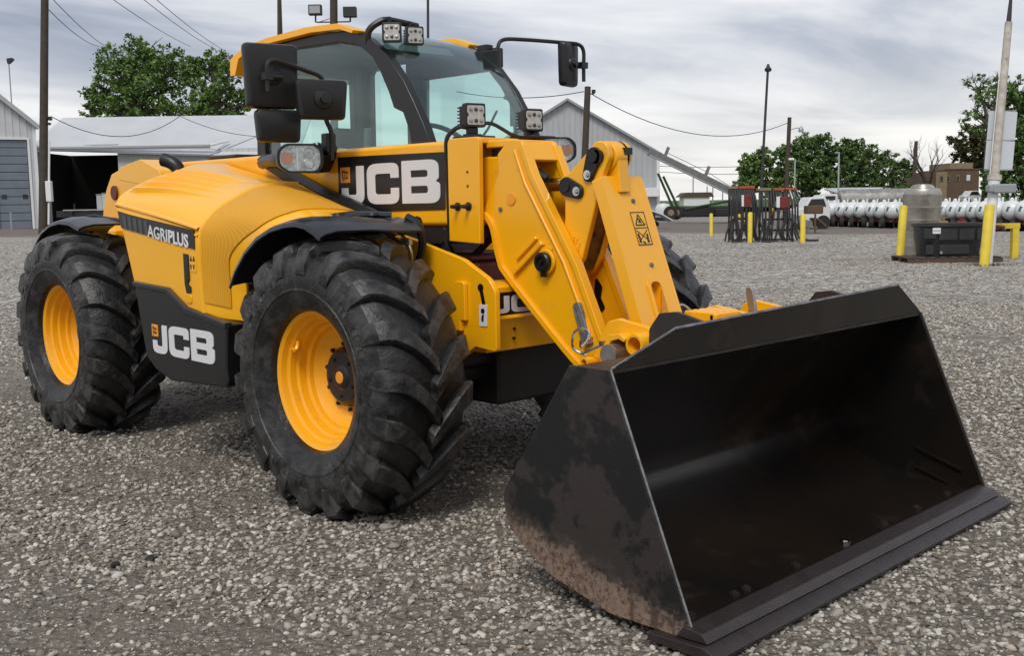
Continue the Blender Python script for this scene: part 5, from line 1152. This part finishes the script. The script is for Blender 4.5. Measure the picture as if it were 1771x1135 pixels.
for i, (u, Dd) in enumerate(us):
    o = nt0 if i == 0 else copy_tree(nt0)
    o.location = gat(u, Dd, .05); o.rotation_euler.z = YAW - math.pi/2 + R(-24 + random.Random(i*3).uniform(-5, 5))
    tag(o, '%s white nurse tank from the left in the row %s the stainless tank' % (words[i % 8], 'left of' if i < 8 else 'right of'), 'tank', 'white nurse tanks parked in a row')
# --- trucks and low house behind the tanks
D = 74; o = oriented('tank_truck', gat(1440, D)); tag(o, 'white truck with a long silver tank behind the nurse tanks', 'truck')
s = 1/PXM(D); zz_ = lambda v: vz(v, 1440, D) - o.location.z
obj('cab', MB().prism(rpoly([(-1.4, .6), (-1.4, zz_(350), .1), (-1.0, zz_(337), .2), (.05, zz_(335), .2), (.05, .6)]), 'y', -1.1, 1.1), 'car_white', o, .08)
obj('window', MB().prism([(-.95, zz_(346)), (-.8, zz_(339)), (-.15, zz_(339)), (-.15, zz_(346))], 'y', -1.13, -1.105), 'window_dark', o)
obj('vessel', MB().lathe([(.3, .1), (.32, .55), (.4, .68), (5.6, .68), (5.7, .1)], (0, 0, zz_(345)), 'x', 24), 'stainless', o); obj('walkway', MB().span((.3, -.3, zz_(335)), (5.5, .3, zz_(334))), 'galvanised', o)
for x in (-.8, 3.6, 4.7): obj('wheel', MB().lathe([(-.2, .2), (-.2, .5), (.2, .5), (.2, .2)], (x, -.85, .5), 'y', 18), 'rubber_far', o)
D = 60; o = oriented('pickup_truck', gat(1393, D)); tag(o, 'white pickup truck parked behind the right hand hose riser', 'truck')
obj('body', MB().prism(rpoly([(-.9, .45), (-.9, 1.1, .1), (-.3, 1.2, .1), (.0, 1.75, .15), (.85, 1.78, .15), (1.15, 1.2), (1.15, .45)]), 'y', -.9, .9), 'car_white', o, .08); obj('window', MB().prism([(-.15, 1.25), (.08, 1.65), (.75, 1.66), (.9, 1.25)], 'y', -.93, -.905), 'window_dark', o)
for x in (-.55, .75): obj('wheel', MB().lathe([(-.12, .15), (-.12, .38), (.12, .38), (.12, .15)], (x, -.82, .38), 'y', 18), 'rubber_far', o)
o = oriented('loading_ramp', gat(1415, 52)); tag(o, 'rusty loading ramp frame at the left end of the nurse tanks', 'ramp')
obj('ramp', MB().box((0, 0, .55), (.55, 1.4, .08), Matrix.Rotation(R(40), 3, 'Y')), 'brick_brown', o); obj('leg', MB().span((-.3, -.5, 0), (-.22, -.42, 1.1)), 'brick_brown', o); obj('hopper', MB().span((-.6, -.4, .95), (.15, .4, 1.35)), 'brick_brown', o, .05)
o = oriented('grey_conveyor', gat(1372, 44)); tag(o, 'grey inclined steel chute on the gravel beside the hose risers', 'chute')
obj('chute', MB().box((.1, 0, .62), (1.1, .5, .3), Matrix.Rotation(R(24), 3, 'Y')), 'auger_grey', o, .03); obj('foot', MB().span((.35, -.25, 0), (.6, .25, .25)).span((-.5, -.1, 0), (-.4, .1, .6)), 'auger_grey', o)
D = 98; o = oriented('low_house', gat(1513, D)); tag(o, 'low white house with a grey gable roof behind the nurse tanks', 'house')
zb = o.location.z; z1 = vz(344, 1513, D) - zb; z2 = vz(326, 1513, D) - zb
obj('wall', MB().prism([(-2.3, -.5), (2.7, -.5), (2.7, z1), (.6, z2-.1), (-1.5, z1)], 'y', 0, 7), 'white_siding', o)
mb = MB(); bar(mb, (.6, 3, z2), (3.0, 3, z1-.15), 7, .1); obj('roof', mb, 'grey_siding', o)
obj('roof', MB().shell([[Vector((.6, -.4, z2)), Vector((-1.9, -.4, z1-.1))], [Vector((-.8, 7, z2+.1)), Vector((-2.6, 7, z2+.05))]], .1), 'white_roof', o)
# --- brick building and car on the rise at right
D = 118; o = oriented('brick_house', gat(1650, D)); tag(o, 'brown brick building between the trees at the far right', 'building')
zb = o.location.z; z = lambda v: vz(v, 1650, D) - zb; s = 1/PXM(D); X = lambda u: (u-1650)*s
obj('wall', MB().span((X(1635), 0, 0), (X(1692), 7, z(293))), 'brick_brown', o); obj('wing', MB().span((X(1616), -.3, 0), (X(1635), 6, z(297))), 'brick_light', o); obj('wing', MB().span((X(1596), -.1, 0), (X(1616), 6, z(297))), 'brick_brown', o)
obj('parapet', MB().span((X(1642), .2, z(293)), (X(1682), 6, z(282))), 'brick_light', o); obj('parapet', MB().span((X(1634), -.06, z(294)), (X(1693), .3, z(292))), 'pallet_wood', o)
for u, v0, v1 in ((1655, 313, 303), (1673, 313, 303), (1625, 314, 303), (1638.5, 314, 303)):
    w_ = obj('window', MB().span((X(u-3), -.36 if u < 1636 else -.07, z(v0)), (X(u+3), -.30 if u < 1636 else -.01, z(v1))), 'trim_white' if u == 1673 else 'brick_light', o)
    obj('pane', MB().span((X(u-2), -.40 if u < 1636 else -.10, z(v0-1.5)), (X(u+2), -.36 if u < 1636 else -.07, z(v1+1.5))), 'window_dark' if u != 1673 else 'sign_back', w_)
D = 105; o = oriented('parked_car', gat(1677, D)); o.location.z += .55; tag(o, 'small silver car parked before the brick building', 'car')
obj('body', MB().prism(rpoly([(-.75, .25), (-.8, .75, .1), (-.5, .85, .1), (-.2, 1.25, .15), (.45, 1.25, .15), (.8, .8, .1), (.85, .25)]), 'y', -.8, .8), 'car_white', o, .08); obj('window', MB().prism([(-.38, .85), (-.15, 1.17), (.4, 1.17), (.6, .85)], 'y', -.83, -.805), 'window_dark', o)
for x in (-.48, .52): obj('wheel', MB().lathe([(-.1, .1), (-.1, .28), (.1, .28), (.1, .1)], (x, -.75, .28), 'y', 14), 'rubber_far', o)
# --- lamp posts and poles at right
e, d = pole('lamp_post', 'tall slim dark lamp post with a small lamp on top', 1313, 372, 1328, 120, 66, .085, .075, 'cable_black', None, 'lamp post')
obj('lamp_head', MB().lathe([(0, .05), (.05, .20), (.18, .22), (.30, .12), (.48, .06)], tuple(d*.985 + RH*.02), 'z', 14), 'cable_black', e)
e, d = pole('utility_pole', 'wooden utility pole with an arm lamp left of the trees', 1358, 350, 1365.5, 203, 76, .17, .14)
obj('arm', MB().tube([tuple(d*.88), tuple(d*.90 + RH*.45), tuple(d*.90 + RH*.9)], .03, 6), 'galvanised', e); obj('lamp_head', MB().lathe([(-.25, .17), (-.1, .19), (.05, .12), (.18, .05)], tuple(d*.895 + RH*.85), 'z', 12), 'galvanised', e)
e, d = pole('lamp_post', 'short grey lamp post with a lit white lamp above the pickup', 1373, 372, 1375, 275, 62, .05, .045, 'galvanised', None, 'lamp post')
obj('lamp_head', MB().box(tuple(d*1.0 - RH*.22), (.2, .30, .12), Matrix.Rotation(YAW, 3, 'Z')), 'lamp_glow', e, .03); obj('brace', MB().tube([tuple(d*.62), (RH.x*1.0, RH.y*1.0, .5)], .025, 6), 'galvanised', e)
e, d = pole('lamp_post', 'thin grey lamp post in front of the dark trees', 1449, 372, 1451, 264, 92, .09, .07, 'galvanised', None, 'lamp post')
obj('lamp_head', MB().box(tuple(d*1.0 - RH*.15), (.2, .4, .12), Matrix.Rotation(YAW, 3, 'Z')), 'galvanised', e, .03)
pole('utility_pole', 'plain dark utility pole left of the bare tree', 1576, 372, 1584.5, 244, 72, .14, .11)
for i, (u, v) in enumerate(((1199, 290), (1223, 322), (1233, 318), (1250, 322))):
    pole('utility_pole', ['far thin pole above the auger wheels, tallest of the four', 'far short pole left of the close pair past the auger', 'far short pole right of the close pair past the auger', 'far short pole nearest the hose riser'][i], u-.5, 346, u, v, 150, .09, .08, 'galvanised', 'far poles along the field')
# --- overhead wires
def wire(label, A, B, sag, r=.022):
    P = []
    for i in range(17):
        f = i/16; p = A.lerp(B, f); p.z -= sag*4*f*(1-f); P.append(p)
    o = obj('overhead_wire', MB().tube(P, r, 5), 'cable_black'); tag(o, label, 'wire', 'overhead wires'); return o
wire('overhead wire from the dark pole to the arm lamp pole', at(1019, 160, 58), at(1363, 212, 76), 1.55, .024)
wire('overhead wire from the cab towards the dark pole', at(790, 158, 62), at(1010, 158, 58), .35, .024)
wire('upper wire crossing the sky left of the tall tree', at(82, -12, 50), at(180, 78, 95), .2)
wire('lower wire crossing the sky left of the tall tree', at(80, 12, 50), at(172, 80, 95), .35)
wire('leftmost of three wires running down behind the tree top', at(195, -2, 60), at(330, 80, 110), .2)
wire('middle of three wires running down behind the tree top', at(248, -2, 60), at(372, 84, 110), .2)
wire('rightmost of three wires running down behind the tree top', at(270, -2, 60), at(390, 88, 110), .2)
wire('slack service wire looping along the white shed roof', at(88, 201, 50), at(330, 185, 64), 1.3, .02)
wire('thin wire along the right part of the white roof', at(300, 195, 64), at(450, 236, 62), .3, .018)
wire('upper far wire across the pale sky above the auger', at(1140, 287, 120), at(1280, 288, 120), .1, .03)
wire('lower far wire across the pale sky above the auger', at(1140, 297, 120), at(1280, 301, 120), .1, .03)
wire('thin far wire in front of the dark trees', at(1370, 287, 100), at(1560, 289, 100), .1, .022)

# ================================================================== TREES
def branch_tree(rnd, base, h, spread, levels, mb, r0, tips, lean=(0, 0)):
    def grow(p, d, ln, r, lv):
        q = p; n = 4; path = [p]; rs = [r]
        for i in range(n):
            d = (d + Vector((rnd.uniform(-1, 1), rnd.uniform(-1, 1), rnd.uniform(-.5, .7)))*.16).normalized(); q = q + d*ln/n; path.append(q); rs.append(r*(1 - .42*(i+1)/n))
        mb.tube(path, rs, 7 if lv < 2 else 4, caps=False)
        if lv >= levels: tips.append(q); return
        k = 3 if lv == 0 else rnd.choice((2, 3, 3))
        for j in range(k):
            a = rnd.uniform(0, 6.28); t = rnd.uniform(.45, .95)*spread
            nd = (d + Vector((math.cos(a)*t, math.sin(a)*t, rnd.uniform(-.1, .5)))).normalized()
            st = path[rnd.choice((2, 3, 4))] if j else q
            grow(st, nd, ln*rnd.uniform(.62, .85), rs[-1]*.78, lv+1)
        if lv >= 1: tips.append(q)
    grow(Vector(base), Vector((lean[0], lean[1], 1)).normalized(), h, r0, 0)
def tree(name, label, u, D, blobs, nleaf, lsize, mat, seed, cat='tree', group='trees behind the yard', bare=0):
    """blobs: (u, v, radius in photo px) clumps that make up the crown"""
    rnd = random.Random(seed); base = gat(u, D); e = empty(name, base); tag(e, label, cat, group); s = 1/PXM(D)
    mb = MB(); B = []
    for bu, bv, br in blobs:
        c = at(bu, bv, D + rnd.uniform(-1, 1)*br*s*.5) - base; B.append((c, br*s))
    vb = min(c.z - r for c, r in B); top = max(c.z for c, r in B); fork = Vector((rnd.uniform(-.3, .3), rnd.uniform(-.3, .3), max(1.5, vb*.9 + .2*top)))
    tr = .028*top + .08
    mb.tube([(0, 0, -.1), tuple(fork*.5), tuple(fork)], [tr*1.25, tr, tr*.85], 10)
    for c, r in B:
        m1 = fork.lerp(c, .5) + Vector((rnd.uniform(-.2, .2)*r, rnd.uniform(-.2, .2)*r, .1*r)); mb.tube([tuple(fork), tuple(m1), tuple(c)], [tr*.6, tr*.38, tr*.15], 6)
        for _ in range(7):
            dv = Vector((rnd.gauss(0, 1), rnd.gauss(0, 1), rnd.gauss(.2, .8))).normalized(); t_ = c + dv*r*.95; mb.tube([tuple(m1.lerp(c, rnd.random())), tuple(c + dv*r*.45), tuple(t_)], [tr*.16, tr*.10, tr*.03], 4)
            for _ in range(6 if bare else 1):
                d2 = (dv + Vector((rnd.gauss(0, .5), rnd.gauss(0, .5), rnd.gauss(.1, .4)))).normalized(); mb.tube([tuple(c + dv*r*rnd.uniform(.4, .9)), tuple(c + dv*r*.7 + d2*r*rnd.uniform(.3, .6))], [tr*.07, tr*.025], 3)
    obj('trunk', mb, 'bark', e)
    L_ = MB(); tot = sum(r*r for c, r in B)
    for c, r in B:
        nb = int(nleaf*r*r/tot); ncl = max(6, nb//26)
        for _ in range(ncl):
            dv = Vector((rnd.gauss(0, 1), rnd.gauss(0, 1), rnd.gauss(0, 1))).normalized(); cc = c + dv*r*rnd.random()**.45*rnd.uniform(.85, 1.08); cr_ = r*rnd.uniform(.08, .24)
            for _ in range(26):
                p = cc + Vector((rnd.gauss(0, 1), rnd.gauss(0, 1), rnd.gauss(0, .75)))*cr_*.62; sz = lsize*rnd.uniform(.5, 1.25)
                n = (Vector((rnd.gauss(0, 1), rnd.gauss(0, 1), rnd.gauss(.5, 1)))).normalized(); a = n.orthogonal().normalized(); a = Matrix.Rotation(rnd.uniform(0, 6.28), 3, n) @ a; b = n.cross(a)
                L_.add([p - a*sz*.6, p + b*sz*.32 + n*sz*.08, p + a*sz*.6, p - b*sz*.32 + n*sz*.05], [(0, 1, 2), (0, 2, 3)])
    if nleaf: obj('crown', mesh_of(L_, 'crown', recalc=False), mat, e, smooth=False)
    return e
tree('broadleaf_tree', 'tall green tree rising behind the white shed roof, the larger left one', 245, 88, [(205, 120, 42), (250, 98, 38), (180, 165, 36), (240, 160, 52), (295, 120, 42), (215, 200, 45), (290, 190, 48), (160, 190, 22)], 15000, .29, 'leaves_green', 1)
tree('broadleaf_tree', 'smaller green tree right of the tall one behind the white shed roof', 375, 86, [(340, 125, 30), (375, 115, 32), (400, 125, 26), (360, 165, 36), (405, 165, 28), (345, 200, 32), (395, 205, 32), (425, 180, 16)], 9500, .28, 'leaves_green', 2)
tree('broadleaf_tree', 'green tree at the left end of the far row, behind the slim lamp post', 1305, 112, [(1295, 285, 20), (1320, 275, 22), (1300, 310, 22), (1330, 305, 22), (1283, 320, 14), (1340, 330, 18)], 7500, .34, 'leaves_green', 3)
tree('broadleaf_tree', 'broad dark green tree between the arm lamp pole and the thin grey lamp post', 1400, 108, [(1360, 268, 24), (1390, 258, 24), (1420, 252, 22), (1375, 300, 28), (1410, 295, 30), (1440, 270, 20), (1350, 310, 22), (1435, 310, 24), (1395, 328, 24)], 13000, .34, 'leaves_dark', 4)
tree('broadleaf_tree', 'dark green tree just right of the thin grey lamp post', 1465, 106, [(1455, 262, 22), (1480, 260, 20), (1470, 290, 26), (1495, 300, 22), (1450, 315, 24), (1485, 325, 22)], 8500, .34, 'leaves_dark', 5)
tree('thin_tree', 'thin leaved tree with sky showing through right of the dark trees', 1515, 104, [(1500, 268, 20), (1525, 275, 20), (1510, 300, 22), (1540, 310, 20), (1520, 325, 20)], 4600, .28, 'leaves_dark', 6, bare=1)
tree('thin_tree', 'sparse tree with thin crown left of the plain dark pole', 1555, 102, [(1545, 285, 20), (1562, 300, 18), (1550, 320, 20), (1565, 328, 16), (1572, 290, 16)], 3400, .27, 'leaves_dark', 7, bare=1)
tree('olive_tree', 'olive brown tree right of the bare tree above the brick building', 1685, 128, [(1660, 250, 22), (1685, 240, 26), (1705, 262, 24), (1670, 275, 20), (1700, 285, 24)], 5200, .40, 'leaves_olive', 8)
tree('thin_tree', 'tall thinly budding tree behind the sign pole', 1705, 120, [(1690, 150, 26), (1710, 180, 30), (1685, 200, 26), (1725, 150, 26), (1715, 220, 30), (1675, 225, 16)], 3200, .28, 'leaves_green', 9, bare=1)
tree('broadleaf_tree', 'big green tree at the right edge behind the sign boards', 1775, 100, [(1760, 165, 30), (1790, 180, 34), (1765, 220, 36), (1740, 260, 30), (1780, 270, 40), (1725, 300, 26), (1755, 315, 34), (1800, 320, 34), (1715, 325, 18)], 15000, .34, 'leaves_dark', 10)
# the bare tree
rnd = random.Random(21); base = gat(1606, 115); e = empty('bare_tree', base); tag(e, 'bare leafless tree in front of the pale horizon', 'tree', 'trees behind the yard')
mb = MB(); tips = []; branch_tree(rnd, (0, 0, 0), 2.9, .85, 5, mb, .46, tips); obj('trunk', mb, 'bark', e)
for i, (u, v, r, D_) in enumerate(((1560, 332, 12, 96), (1600, 335, 10, 97), (1530, 336, 9, 95), (1270, 352, 8, 100))):
    tree('bush', ['round bush at the foot of the plain dark pole', 'low bush under the bare tree', 'low bush right of the low white house', 'low bush beside the end of the auger'][i], u, D_, [(u, v, r), (u+r*.8, v+3, r*.8), (u-r*.7, v+4, r*.7)], 900, .26, 'leaves_dark', 30+i, 'bush', 'bushes behind the yard')
# --- small litter in the yard
material('leaf_litter', (.06, .035, .022), .9)
p = gat(1715, 21.0); rnd = random.Random(5); mb = MB()
for _ in range(140):
    c = Vector((rnd.gauss(0, .28), rnd.gauss(0, .12), rnd.uniform(.01, .03))); a = rnd.uniform(0, 6.28); b = Vector((math.cos(a), math.sin(a), 0))*.03; n = Vector((-b.y, b.x, .01)); mb.add([c-b, c+n*.6, c+b, c-n*.6], [(0, 1, 2, 3)])
o = obj('leaf_litter', mb, 'leaf_litter'); o.location = p; o.rotation_euler.z = YAW - math.pi/2; tag(o, 'dark leaf litter at the foot of the sign pole', 'litter', kind='stuff')

for u, v, r, lb in ((199, 982, .019, 'small black clod on the gravel, left of the pair'), (262, 971, .022, 'small black clod on the gravel, the right one of the pair')):
    d_ = at(u, v, 1) - CAMP; p = CAMP + d_*(-CAMP.z/d_.z); rnd = random.Random(u); bmn = bmesh.new(); bmesh.ops.create_icosphere(bmn, subdivisions=2, radius=r)
    for q in bmn.verts: q.co *= 1 + rnd.uniform(-.25, .25); q.co.z *= .7
    me = bpy.data.meshes.new('clod'); bmn.to_mesh(me); bmn.free(); o = obj('clod', me, 'under_black', smooth=False); o.location = p + Vector((0, 0, .009)); tag(o, lb, 'clod', 'black clods on the gravel')
